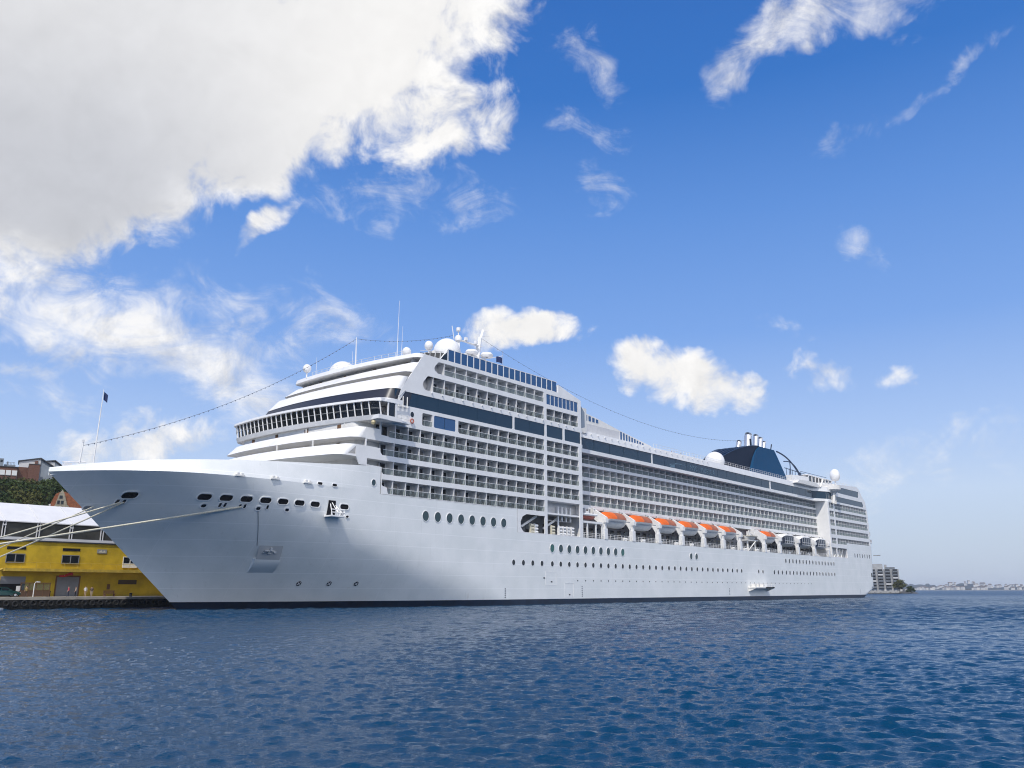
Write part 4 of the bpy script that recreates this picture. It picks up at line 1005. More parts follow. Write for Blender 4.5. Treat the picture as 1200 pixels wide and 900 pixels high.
# chairs on the balconies
k = MB(); k.box(-.27, .27, -.27, .27, .40, .46); k.box(.21, .27, -.27, .27, .46, .95)
for a in (-.24, .24):
    for b in (-.24, .24): k.box(a - .03, a + .03, b - .03, b + .03, 0, .40)
    k.box(-.24, .24, a - .03, a + .03, .62, .67)
ch0 = None
for i, (s, o, z) in enumerate(CHAIRS):
    if i % 2 and len(CHAIRS) > 280: pass
    if ch0 is None: ch0 = k.build('balcony_chair', M_CHAIR); c = ch0
    else: c = copy_obj(ch0)
    c.location = W(s + rnd.uniform(-.25, .2), o + rnd.uniform(-.2, .2), z); c.rotation_euler = (0, 0, ROTZ + (.5 if i % 2 else 2.4) + rnd.uniform(-.9, .9))
    tag(c, 'brown balcony chair behind a glass railing on the white ship', 'chair', 'chairs on the cabin balconies')

# people
def person(world, rot, h, shirt, legs, label, hair=(.03, .02, .015), stride=.12, arm=.15, group=None, lean=0):
    bm = bmesh.new(); q = h / 1.75
    J = {'pel': (0, 0, .95), 'wst': (0, 0, 1.12), 'chs': (0, 0, 1.32), 'nk': (0, 0, 1.48), 'hd': (.015, 0, 1.58), 'top': (.01, 0, 1.70),
         'hl': (0, .09, .90), 'kl': (stride * .6, .1, .49), 'al': (stride, .1, .07), 'tl': (stride + .15, .11, .03),
         'hr': (0, -.09, .90), 'kr': (-stride * .2, -.1, .49), 'ar': (-stride, -.1, .07), 'tr': (-stride + .15, -.11, .03),
         'sl': (0, .19, 1.41), 'el': (-.02, .25, 1.13), 'wl': (arm, .24, .90), 'fl': (arm + .04, .23, .80), 'sr': (0, -.19, 1.41), 'er': (-.02, -.25, 1.13), 'wr': (arm, -.24, .90), 'fr': (arm + .04, -.23, .80)}
    RD = {'pel': .15, 'wst': .135, 'chs': .165, 'nk': .06, 'hd': .105, 'top': .085, 'hl': .095, 'kl': .065, 'al': .045, 'tl': .035, 'hr': .095, 'kr': .065, 'ar': .045, 'tr': .035, 'sl': .07, 'el': .045, 'wl': .034, 'fl': .03, 'sr': .07, 'er': .045, 'wr': .034, 'fr': .03}
    names = list(J); me = bpy.data.meshes.new('person')
    E = [('pel', 'wst'), ('wst', 'chs'), ('chs', 'nk'), ('nk', 'hd'), ('hd', 'top'), ('pel', 'hl'), ('hl', 'kl'), ('kl', 'al'), ('al', 'tl'), ('pel', 'hr'), ('hr', 'kr'), ('kr', 'ar'), ('ar', 'tr'), ('chs', 'sl'), ('sl', 'el'), ('el', 'wl'), ('wl', 'fl'), ('chs', 'sr'), ('sr', 'er'), ('er', 'wr'), ('wr', 'fr')]
    me.from_pydata([Vector(J[n]) * q for n in names], [(names.index(a), names.index(b)) for a, b in E], [])
    tmp = bpy.data.objects.new('tmp', me); COL.objects.link(tmp)
    md = tmp.modifiers.new('skin', 'SKIN'); md.use_smooth_shade = True
    for i, n in enumerate(names): me.skin_vertices[0].data[i].radius = (RD[n] * q, RD[n] * q * (1.25 if n in ('chs', 'pel', 'wst') else 1))
    me.skin_vertices[0].data[0].use_root = True
    tmp.modifiers.new('sub', 'SUBSURF').levels = 1
    bpy.context.view_layer.update()
    m2 = bpy.data.meshes.new_from_object(tmp.evaluated_get(bpy.context.evaluated_depsgraph_get()))
    bpy.data.objects.remove(tmp); bpy.data.meshes.remove(me); bm.free()
    m2.materials.clear()
    for nm, c in (('skin', (.45, .27, .19)), ('hair_%.2f' % hair[0], hair), ('shirt_%.2f_%.2f' % shirt[:2], shirt), ('trousers_%.2f_%.2f' % legs[:2], legs)): m2.materials.append(mat(nm, c, .8))
    for p in m2.polygons:
        c = p.center / q
        p.material_index = 1 if c.z > 1.64 or (c.z > 1.54 and c.x < -.03) else (0 if c.z > 1.45 or (abs(c.y) > .2 and c.z < 1.08) else (2 if c.z > .93 else 3))
    o = bpy.data.objects.new('person', m2); COL.objects.link(o); o.location = world; o.rotation_euler = (0, 0, rot)
    return tag(o, label, 'person', group)
QZ = 1.85
person(W(59.6, 39, QZ), ROTZ + 2.9, 1.70, (.50, .06, .10), (.03, .04, .08), 'person in a red-pink top and dark trousers before the grey door')
person(W(60.75, 39, QZ), ROTZ + 2.8, 1.66, (.45, .36, .30), (.025, .025, .03), 'person in a beige top and black trousers at the edge of the grey door')
person(W(62.3, 39, QZ), ROTZ - 1.6, 1.72, (.75, .74, .70), (.42, .30, .22), 'person in a bright white shirt and light shorts on the quay', stride=.05)
person(W(63.4, 39.2, QZ), ROTZ + 1.2, 1.68, (.10, .07, .06), (.40, .33, .27), 'person in a dark top and pale trousers beside the wooden bench')
person(W(53.4, 39.6, QZ), ROTZ + 1.9, 1.74, (.38, .28, .10), (.08, .045, .03), 'person in an ochre jacket and brown trousers by the glass shelter')
for i, (s, sh, lg, lab) in enumerate(((201.6, (.03, .03, .05), (.03, .03, .04), 'person in dark clothes at the upper rail, leftmost'), (202.9, (.35, .36, .42), (.06, .06, .08), 'person in a grey top at the upper rail'), (206.8, (.02, .02, .03), (.015, .015, .02), 'person in black standing apart at the upper rail'), (214.4, (.22, .22, .26), (.05, .05, .06), 'person at the upper rail, nearest the mid-ship radome'))):
    person(W(s, 6, 38.62), ROTZ - 1.57, 1.85 if i == 2 else 1.7, sh, lg, lab, stride=.05)
person(W(158.1, MO + .9, 31.65), ROTZ - 1.57, 1.75, (.02, .02, .03), (.02, .02, .03), 'dark-clothed person on the top recessed balcony row', stride=.05)

# dressing wires with lamps
def wire(name, a, b, sag, label, lamps=0, r=.028, n=40):
    a, b = Vector(a), Vector(b)
    pts = [a.lerp(b, t) - Vector((0, 0, sag * 4 * t * (1 - t))) for t in lin(0, 1, n)]
    k = MB(); k.tube([W(*p) for p in pts], r, 4)
    o = k.build(name, M_WIRE); tag(o, label, 'wire')
    if lamps:
        k = MB()
        for i in range(1, lamps):
            p = a.lerp(b, i / lamps) - Vector((0, 0, sag * 4 * i / lamps * (1 - i / lamps))); p = W(*p)
            k.lathe([(.001, -.2), (.07, -.12), (.08, -.02), (.03, .03), (.001, .04)], p, 6)
        l = k.build('lamp_string', M_WIRE, o); l['kind'] = 'stuff'
    return o
wire('light_string', (49.9, 16.5, 23.2), (99.8, 18, 51.3), 2.6, 'thin string of lamps rising from the bow jackstaff to the forward mast', 62)
wire('light_string', (99.8, 18, 51.3), (123.2, 14, 56.8), .9, 'thin string of lamps between the forward mast and the radar mast', 22)
wire('dressing_wire', (131.8, 14, 58.2), (265, 13, 52.5), 6.5, 'long dark wire from the radar mast aft to the funnel', 70, .03)
# mooring ropes
def rope(a, b, r, label, sag=.6):
    a, b = Vector(a), Vector(b); pts = [W(*(a.lerp(b, t) - Vector((0, 0, sag * 4 * t * (1 - t))))) for t in lin(0, 1, 24)]
    k = MB(); k.tube(pts, r, 6); o = k.build('mooring_rope', M_ROPE, smooth=True); return tag(o, label, 'rope', 'mooring ropes')
ROPES = [((67.6, 2.3, 14.8), (636, 0), .15, 'thick cream mooring rope crossing the bow plating, lowest at the stem', .35), ((53.9, 11.3, 15.0), (629, 0), .11, 'cream mooring rope from the foremost fairlead, reaching highest at the left', .3),
         ((54.2, 11.0, 15.0), (650.7, 0), .10, 'cream mooring rope falling steepest from the foremost fairlead', .5), ((51.4, 14.0, 14.4), (641, 0), .075, 'thin mooring rope from the hawse eye beside the stem', .3)]
def rope_end(a, py):
    """bollard position on the quay edge that this rope is made fast to"""
    best = None
    A = W(*a)
    for i in range(600):
        s = 44 - i * .15; B = W(s, 35.0, 2.4)
        # where the straight rope leaves the photograph's left side
        cp, sp_ = math.cos(PITCH), math.sin(PITCH)
        def pj(P):
            d = P.y * cp + (P.z - CAMH) * sp_; u = -P.y * sp_ + (P.z - CAMH) * cp; return 600 + 970 * P.x / d, 450 - 970 * u / d
        x0, y0 = pj(A); x1, y1 = pj(B)
        if x1 > -5: continue
        y = y0 + (y1 - y0) * (0 - x0) / (x1 - x0); e = abs(y - py)
        if best is None or e < best[0]: best = (e, s)
    return best[1]
BOL = []
for a, (py, _), r, lab, sg in ROPES:
    s = rope_end(a, py); rope(a, (s, 35.0, 2.35), r, lab, sg * .4); BOL.append(s)

# ------------------------------------------------------------------ quay
k = MB(); k.box(-60, 420, 33.9, 46, 1.45, 1.85); k.box(-60, 420, 46, 120, 1.45, 1.85); quay = k.build('quay', M_CONC); quay.location = (0, 0, 0)
def place_local(o, kind=None):
    """turn a mesh built in ship-frame coordinates into the world"""
    o.matrix_world = Matrix.Translation(W(0, 0, 0)) @ Matrix.Rotation(ROTZ, 4, 'Z'); return o
place_local(quay); quay['kind'] = 'structure'
k = MB(); k.box(-60, 420, 34.05, 34.6, -2.5, 1.45)
for i in range(170): k.box(-60 + 2.8 * i, -59.55 + 2.8 * i, 33.9, 34.06, -2.5, 1.44)
qw = k.build('quay_wall', M_QUAY); place_local(qw); qw['kind'] = 'structure'
k = MB(); rows = []
for i in range(15):
    a = 2 * math.pi * i / 14; rows.append([((.36 + .13 * math.cos(b)) * math.cos(a), .13 * math.sin(b), (.36 + .13 * math.cos(b)) * math.sin(a)) for b in [2 * math.pi * j / 8 for j in range(8)]])
k.grid(rows, True); ty = None
for i in range(30):
    c = k.build('tyre_fender', M_BLACK, smooth=True) if ty is None else copy_obj(ty); ty = ty or c
    c.location = W(43.6 + 1.27 * i, 33.72, .92 + .06 * math.sin(i * 2.1)); c.rotation_euler = (0, .3 * math.sin(i * 5), ROTZ)
    tag(c, 'black tyre fender hung on the dark quay wall below the yellow warehouse', 'tyre', 'tyre fenders along the quay')
for s in sorted(set(round(x) for x in BOL)):
    k = MB(); k.lathe([(.3, 0), (.24, .1), (.2, .4), (.34, .5), (.34, .6), (.001, .68)], (0, 0, 0), 12); b = k.build('bollard', M_BLACK, smooth=True); b.location = W(s, 35.0, QZ); tag(b, 'black mooring bollard with a rope made fast, on the quay edge', 'bollard', 'mooring bollards')

# yellow warehouse
WO = 44.0; wb = (70, 44, QZ)
wh = empty('yellow_warehouse', wb, 'two-storey yellow warehouse on the quay behind the bow', 'warehouse')
k = MB(); k.box(30, 112, WO, 64, QZ, 10.75); k.build('wall', M_YELLOW, wh, wb)
k = MB(); k.box(50.7, 112, 42.2, WO + .02, 6.05, 6.35); k.prism([(42.2, 6.05), (42.2, 5.88), (43.9, 5.88), (43.9, 6.05)], 0, 50.7, 112); k.bar((50.7, 42.8, 6.2), (49.2, 43.9, 5.4), .3); k.build('canopy_ledge', M_LEDGE, wh, wb)
k = MB(); k.box(29.8, 112.2, WO - .2, 64.2, 10.75, 10.95); k.build('roof', M_SLATE, wh, wb)
k = MB(); s = 51
while s < 111: k.bar((s, 42.4, 6.35), (s, 42.4, 7.3), .04); s += 2.2
k.bar((51, 42.4, 7.3), (111, 42.4, 7.3), .04); k.build('ledge_railing', M_LEDGE, wh, wb)
for i in range(7):
    s = 34.0 + 8.65 * i; wf = M_WHITE2 if abs(s - 68.6) < .5 else M_GREYDOOR
    if i == 4: s, wd, z0 = 70.4, 2.4, 6.9
    else: wd, z0 = 2.65, 7.35
    k = MB()
    for a, b, c, d in ((s - .1, s + wd + .1, z0 - .12, z0), (s - .1, s + wd + .1, 8.6, 8.72), (s - .1, s, z0, 8.6), (s + wd, s + wd + .1, z0, 8.6), (s + wd / 2 - .06, s + wd / 2 + .06, z0, 8.6)): k.box(a, b, WO - .14, WO + .05, c, d)
    if i == 4: k.box(s, s + wd, WO - .12, WO + .05, z0, z0 + .65)
    w = k.build('window', wf, wh, wb)
    k = MB(); k.box(s, s + wd, WO - .05, WO + .03, z0, 8.6); k.build('pane', M_DARKGL, w, wb)
    k = MB(); k.box(s - .1, s + wd + .1, WO - .06, WO + .05, 9.4, 9.85); k.build('vent', M_VOID, wh, wb)
k = MB(); k.box(50.9, 54.6, WO - .05, WO + .05, QZ + .02, 3.9); gd = k.build('garage_opening', M_VOID, wh, wb)
k = MB(); k.box(50.9, 54.6, WO - .1, WO + .05, 3.9, 5.05)
for i in range(6): k.box(50.9, 54.6, WO - .13, WO - .1, 3.92 + .2 * i, 4.0 + .2 * i)
k.build('roller_shutter', M_SHUT, wh, wb)
k = MB(); k.box(59.5, 63.1, WO - .08, WO + .05, QZ + .02, 5.05); k.box(61.25, 61.33, WO - .1, WO - .05, QZ + .1, 5.0); k.build('sliding_door', M_GREYDOOR, wh, wb)
k = MB()
for a, b, c, d in ((59.3, 59.5, QZ, 5.25), (63.1, 63.3, QZ, 5.25), (59.5, 63.1, 5.05, 5.25)): k.box(a, b, WO - .12, WO + .05, c, d)
k.build('door_frame', M_WOOD, wh, wb)
k = MB(); k.box(69.9, 73.2, WO - .06, WO + .05, 3.9, 4.65); k.build('vent', mat('vent_brown', (.07, .05, .03), .8), wh, wb)
k = MB(); k.box(68.0, 68.5, WO - .1, WO + .05, 3.0, 3.9); k.build('meter_box', M_WOOD, wh, wb)
k = MB(); k.box(65.6, 67.25, WO - .09, WO + .03, 9.15, 9.85); k.build('sign_board', M_STEEL, wh, wb)
k = MB(); k.prism([(65.75, 9.3), (66.3, 9.75), (66.5, 9.4), (66.9, 9.7), (67.1, 9.25)], 1, WO - .11, WO - .095); k.build('sign_mark', M_ROPE, wh, wb)

# white marquee on the warehouse roof
mb_ = (70, 50, 10.95)
mq = empty('marquee', mb_, 'white canvas marquee with dark side panels standing on the warehouse roof', 'marquee')
k = MB(); k.idx([(30, 44.1, 13.95), (110, 44.1, 13.95), (110, 50.4, 17.35), (30, 50.4, 17.35), (30, 56.7, 13.95), (110, 56.7, 13.95), (30, 44.1, 13.8), (110, 44.1, 13.8), (30, 56.7, 13.8), (110, 56.7, 13.8)], [(0, 1, 2, 3), (3, 2, 5, 4), (6, 7, 1, 0), (4, 5, 9, 8), (1, 5, 2), (0, 3, 4)])
k.build('roof', M_CANVAS, mq, mb_)
k = MB()
for i in range(16):
    s = 34.6 + 5.27 * i
    if s < 110:
        k.tube([(s, 44.05, 14.0), (s, 50.4, 17.4), (s, 56.7, 14.0)], .05, 5)
k.build('roof_seams', mat('canvas_seam', (.62, .62, .62), .7), mq, mb_)
for i in range(15):
    s = 34.6 + 5.27 * i
    k = MB(); k.box(s - .26, s - .14, 44.2, 44.4, 10.95, 13.85); k.box(s + .14, s + .26, 44.2, 44.4, 10.95, 13.85); k.box(s - .3, s + .3, 44.16, 44.2, 13.2, 13.4); k.build('post', M_CANVAS, mq, mb_)
    k = MB(); k.box(s + .3, s + 4.97, 44.42, 44.46, 11.45, 13.8); k.box(s + 2.6, s + 2.66, 44.38, 44.42, 11.45, 13.8); k.build('side_panel', M_MESH, mq, mb_)
k = MB(); k.box(30, 110, 44.12, 44.3, 10.96, 11.42); k.build('valance', M_CANVAS, mq, mb_)
k = MB(); k.box(31, 109, 56.4, 56.5, 10.96, 13.8); k.build('rear_panel', M_MESH, mq, mb_)

# things on the quay
fl = empty('red_flag', (60.6, 43.5, 5.2), 'red flag hanging below the ledge above the grey door', 'flag', rot=ROTZ)
k = MB(); k.bar((61.6, 43.9, 5.9), (60.2, 42.9, 5.3), .06); k.build('pole', M_STEEL, fl, (60.6, 43.5, 5.2))
k = MB(); k.grid([[(61.6 - 2.2 * i / 7, 43.0 + .1 * math.sin(i * 1.4), 5.8 - .5 * i / 7 - .5 * j / 3 * (1 - .4 * i / 7) + .08 * math.sin(i)) for i in range(8)] for j in range(4)]); k.build('cloth', M_RED, fl, (60.6, 43.5, 5.2))
for s, lab in ((66.6, 'brown wooden bench on the quay right of the people'), (77.2, 'brown wooden bench on the quay close to the ship\'s stem')):
    og = (s, 39.5, QZ); b = empty('bench', og, lab, 'bench')
    k = MB()
    for i in range(3): k.box(s - .95, s + .95, 39.25 + .18 * i, 39.4 + .18 * i, QZ + .42, QZ + .47)
    k.build('seat', M_WOOD, b, og)
    k = MB()
    for i in range(3): k.box(s - .95, s + .95, 39.83, 39.88, QZ + .5 + .17 * i, QZ + .64 + .17 * i)
    k.build('backrest', M_WOOD, b, og)
    for a in (-.8, .8):
        k = MB(); k.box(s + a - .05, s + a + .05, 39.25, 39.85, QZ, QZ + .42); k.box(s + a - .05, s + a + .05, 39.88, 39.95, QZ, QZ + .95); k.build('leg', M_WOOD, b, og)
og = (54.4, 39.4, QZ); lp = empty('quay_lamp', og, 'white hooked lamp post on the quay edge beside the shelter', 'lamp post')
k = MB(); k.tube([(54.4, 39.4, QZ), (54.4, 39.4, 3.9), (54.55, 39.4, 4.15), (54.9, 39.4, 4.2)], .07, 6); k.build('post', M_WHITE, lp, og)
k = MB(); k.box(54.8, 55.2, 39.3, 39.5, 4.1, 4.24); k.build('lamp_head', M_WHITE, lp, og)
og = (55.4, 41, QZ); shl = empty('glass_shelter', og, 'brown framed glass shelter before the yellow wall', 'shelter')
k = MB()
for s in (53.0, 54.2, 55.3, 56.4, 57.4): k.box(s - .05, s + .05, 40.95, 41.05, QZ, 4.0)
k.box(52.9, 57.5, 40.9, 41.1, 3.95, 4.08); k.box(52.9, 57.5, 40.95, 41.05, 2.85, 2.92); k.build('frame', M_WOOD, shl, og)
k = MB()
for a, b in ((53.05, 54.15), (54.25, 55.25), (55.35, 56.35), (56.45, 57.35)): k.box(a, b, 40.98, 41.01, 2.92, 3.95)
k.build('glass', M_RAILGL, shl, og)
k = MB()
for a, b in ((53.05, 54.15), (54.25, 55.25), (55.35, 56.35), (56.45, 57.35)): k.box(a, b, 40.98, 41.02, QZ + .05, 2.84)
k.build('lower_panel', mat('shelter_panel', (.10, .055, .03), .7), shl, og)
k = MB(); k.lathe([(.26, 0), (.28, .1), (.28, .75), (.32, .8), (.3, .9), (.001, .95)], (0, 0, 0), 12); b = k.build('litter_bin', M_BLACK, smooth=True); b.location = W(57.5, 41.5, QZ); tag(b, 'black litter bin left of the grey door', 'litter bin')
k = MB(); k.lathe([(.22, 0), (.22, .5), (.3, .55), (.001, .62)], (0, 0, 0), 10); b = k.build('bollard', M_BLACK, smooth=True); b.location = W(68.2, 35.2, QZ); tag(b, 'short black bollard on the quay edge right of the first bench', 'bollard')
k = MB(); k.box(-.35, .35, -.03, .03, .7, 1.5); k.box(-.04, .04, -.02, .02, 0, .7); b = k.build('notice_board', M_WHITE); b.location = W(53.05, 42.0, QZ + .2); b.rotation_euler = (0, 0, ROTZ); tag(b, 'small white notice board beside the garage opening', 'notice board')
# green car
co = (50.0, 39.0, QZ); car = empty('parked_car', co, 'dark green hatchback parked on the quay at the left edge', 'car')
k = MB(); body = [(-2.1, .35), (-2.08, .8), (-1.95, .95), (-.9, .98), (.9, .95), (1.85, .78), (2.1, .6), (2.12, .35), (1.75, .28), (-1.75, .28)]
rows = []
for y, w in ((-.84, .93), (-.8, 1), (.8, 1), (.84, .93)): rows.append([(x * w, y, .28 + (z - .28) * (w if w < 1 else 1)) for x, z in body])
k.grid(rows, True); k.face(rows[0]); k.face(rows[-1][::-1]); k.build('body', M_CARG, car, smooth=True, angle=35)
k = MB(); cabp = [(-1.95, .93), (-1.75, 1.32), (-1.4, 1.45), (.15, 1.45), (.95, .94)]
rows = [[(x, -.8 + (z - .93) * .3, z) for x, z in cabp], [(x, .8 - (z - .93) * .3, z) for x, z in cabp]]
k.grid(rows, True); k.face(rows[0]); k.face(rows[-1][::-1]); k.build('cabin', M_CARG, car)
k = MB()
for sg in (-1, 1):
    for q in ([(-1.6, 1.0), (-1.5, 1.3), (-.75, 1.38), (-.75, 1.0)], [(-.65, 1.0), (-.65, 1.38), (.1, 1.38), (.65, 1.0)]): k.face([(x, sg * (.81 - (z - .93) * .3), z) for x, z in q])
k.face([(.97, -.68, .97), (.97, .68, .97), (.2, .6, 1.43), (.2, -.6, 1.43)]); k.build('windows', M_DARKGL, car)
for x in (-1.3, 1.35):
    for y in (-.78, .78):
        k = MB(); k.tube([(x, y - .1, .31), (x, y + .1, .31)], .31, 16); w = k.build('wheel', M_TYRE, car)
        k = MB(); k.tube([(x, y - .115, .31), (x, y + .115, .31)], .19, 10); k.build('rim', M_CHROME, w)
for y in (-.62, .62):
    k = MB(); k.box(2.0, 2.1, y - .18, y + .18, .58, .72); k.build('headlight', M_CHROME, car)
k = MB(); k.box(.55, .7, -1.0, -.84, .98, 1.12); k.build('wing_mirror', M_CARG, car)
# small moored dinghy just left of the frame, its stern showing
dg = empty('dinghy', (43.0, 23.5, 0), 'small white dinghy afloat below the quay at the left edge', 'dinghy')
k = MB(); k.grid(boat_sections(3.8, 1.5, -.15, .5)); k.build('hull', M_BOATW, dg, smooth=True, angle=60)
for x in (-.7, .6):
    k = MB(); k.box(x - .14, x + .14, -.62, .62, .32, .36); k.build('thwart', M_WOOD, dg)

# ------------------------------------------------------------------ hill behind the quay, with houses and trees
def AE_(az, el, d): return Vector((d * math.sin(R(az)), d * math.cos(R(az)), CAMH + d * math.tan(R(el))))
def hill_h(x, y):
    d = math.hypot(x, y); az = math.degrees(math.atan2(x, y))
    t = min(max((d - 215) / 95, 0), 1); t = t * t * (3 - 2 * t)
    side = 1 - min(max((az + 28.5) / 3.5, 0), 1)
    return 1.9 + 34.5 * t * (.25 + .75 * side) + .8 * math.sin(x * .07) * t + .6 * math.sin(y * .09 + 1) * t
M_HILL = mat('hill_scrub', (.035, .05, .018), .95, var=.4, vscale=.12, bump=1.0, bscale=.6)
k = MB(); rows = []
for i in range(40):
    d = 208 + 12 * i if i < 14 else 376 + 24 * (i - 14); row = []
    for j in range(60):
        az = -75 + 55 * j / 59; x, y = d * math.sin(R(az)), d * math.cos(R(az)); row.append((x, y, hill_h(x, y)))
    rows.append(row)
k.grid(rows); hl = k.build('hill', M_HILL, smooth=True); hl['kind'] = 'structure'

def leaf_mat(name, c1, c2):
    m = bpy.data.materials.new(name); m.use_nodes = True; t = NT(m.node_tree); b = t.n['Principled BSDF']
    g = t.node('ShaderNodeNewGeometry'); n = t.noise(g.outputs['Position'], .8, 2, .5)
    t.put(b.inputs['Base Color'], t.mixc(t.m('MULTIPLY_ADD', n, .6, t.m('MULTIPLY', g.outputs['Random Per Island'], .5)), (*c1, 1), (*c2, 1)))
    b.inputs['Roughness'].default_value = .7; b.inputs['Specular IOR Level'].default_value = .15
    return m
LEAF = [leaf_mat('leaf_dark_green', (.018, .035, .010), (.06, .085, .022)), leaf_mat('leaf_olive', (.035, .045, .012), (.10, .10, .028)), leaf_mat('leaf_deep_green', (.012, .03, .012), (.04, .065, .022))]
def tree(base, h, w, label, leaf, nleaf=2600, size=.6, group=None, name='broadleaf_tree', seed=0, cat='tree'):
    rg = np.random.default_rng(seed + 11)
    t = empty(name, None, label, cat, group, rot=rg.uniform(0, 6.28), world=base)
    k = MB(); top = (rg.uniform(-.4, .4), rg.uniform(-.4, .4), h * .7); k.tube([(0, 0, -.5), (top[0] * .4, top[1] * .4, h * .35), top], .035 * h, 7, r1=.008 * h)
    cl = []
    for i in range(16):
        a = rg.uniform(0, 6.28); rr = math.sqrt(rg.uniform(0, 1)) * w * .38; z = h * rg.uniform(.32, .88); f = 1 - max(0, (z / h - .55)) * 1.3
        c = np.array([math.cos(a) * rr * f, math.sin(a) * rr * f, z]); cl.append((c, w * rg.uniform(.13, .24)))
        k.tube([(0, 0, z * .55), tuple(c * (.55, .55, .9)), tuple(c)], .012 * h, 5, r1=.003 * h)
    k.build('trunk', M_BARK, t)
    vs = np.zeros((nleaf * 4, 3)); per = nleaf // 16; q = 0
    for c, r in cl:
        d = rg.normal(size=(per, 3)); d /= np.linalg.norm(d, axis=1)[:, None]; p = c + d * (r * rg.uniform(.35, 1.12, size=(per, 1))) * (1, 1, .8)
        u = rg.normal(size=(per, 3)); u /= np.linalg.norm(u, axis=1)[:, None]; nn = np.cross(u, d + rg.normal(size=(per, 3)) * .7); nn /= np.linalg.norm(nn, axis=1)[:, None] + 1e-6
        s = size * rg.uniform(.5, 1.2, size=(per, 1))
        vs[q * 4:(q + per) * 4] = np.stack([p - u * s * .5, p + nn * s * .33, p + u * s * .5, p - nn * s * .33], 1).reshape(-1, 3); q += per
    me = bpy.data.meshes.new('crown'); me.from_pydata(vs[:q * 4].tolist(), [], [(4 * i, 4 * i + 1, 4 * i + 2, 4 * i + 3) for i in range(q)]); me.materials.append(LEAF[leaf])
    o = bpy.data.objects.new('crown', me); COL.objects.link(o); o.parent = t
    return t
HT = 'trees on the slope behind the marquee'
TL = ['dark broadleaf tree on the slope behind the marquee', 'olive broadleaf tree on the slope behind the marquee', 'deep green tree on the slope behind the marquee']
i = 0
for az, d, h, w in ((-32.8, 236, 14, 13), (-31.9, 228, 13, 12), (-31.0, 232, 13.5, 12), (-30.2, 226, 12, 11), (-29.6, 238, 13, 12), (-32.3, 256, 14, 14), (-31.4, 252, 14, 13), (-30.6, 258, 13.5, 13), (-29.9, 250, 13, 12), (-29.3, 262, 13, 13),
                    (-32.6, 278, 12, 13), (-31.8, 282, 11, 12), (-31.1, 276, 11, 12), (-30.4, 284, 10.5, 12), (-29.7, 280, 11, 12), (-29.1, 286, 11, 12), (-28.6, 292, 10, 12), (-33.6, 262, 14, 13), (-28.2, 300, 9, 11), (-34.5, 240, 14, 13)):
    x, y = d * math.sin(R(az)), d * math.cos(R(az)); lf = i % 3
    h = max(4.5, min(h, 3.4 + d * math.tan(R(6.25 - .25 * (i % 3))) - hill_h(x, y)))
    tree(Vector((x, y, hill_h(x, y) - .5)), h, w, TL[lf], lf, 2800, .75, HT, seed=i); i += 1

# brown brick block with white-walled studio houses on the crest
def prism_on(name, label, cat, az, d, el0):
    p = AE_(az, el0, d); return empty(name, None, label, cat, rot=-R(az), world=p)
D0 = 330
def lx(az, az0): return D0 * math.tan(R(az - az0)) * 1.0
bz = AE_(-31, 6.2, D0).z
e = prism_on('brick_building', 'brown brick building with white windows on the hill crest', 'building', -31.0, D0, 5.6)
zb = e.location.z; H = lambda el: CAMH + D0 * math.tan(R(el)) - zb
a0, a1 = lx(-34, -31), lx(-30.98, -31)
k = MB(); k.box(a0, a1, 0, 16, -4, H(7.02)); k.box(a1 + .02, lx(-30.4, -31), 1.5, 16, -4, H(7.1)); k.box(lx(-30.4, -31), lx(-29.82, -31), -1.2, 14, -4, H(7.24)); k.build('wall', M_BRICK, e)
k = MB(); k.box(a0 - .2, a1 + .15, -.25, 16, H(7.02), H(7.02) + .25); k.box(lx(-30.4, -31) - .1, lx(-29.82, -31) + .1, -1.3, 14, H(7.24), H(7.24) + .2); k.build('roof', M_SLATE, e)
for c in (-32.2, -31.72, -31.41, -31.1):
    k = MB(); k.box(lx(c, -31) - .75, lx(c, -31) + .75, -.08, .1, H(6.55), H(6.84)); w = k.build('window', mat('white_blind', (.62, .62, .62), .6), e)
    k = MB(); k.box(lx(c, -31) - .75, lx(c, -31) + .75, -.12, -.08, H(6.52), H(6.55)); k.build('sill', M_SLATE, w)
D0 = 345
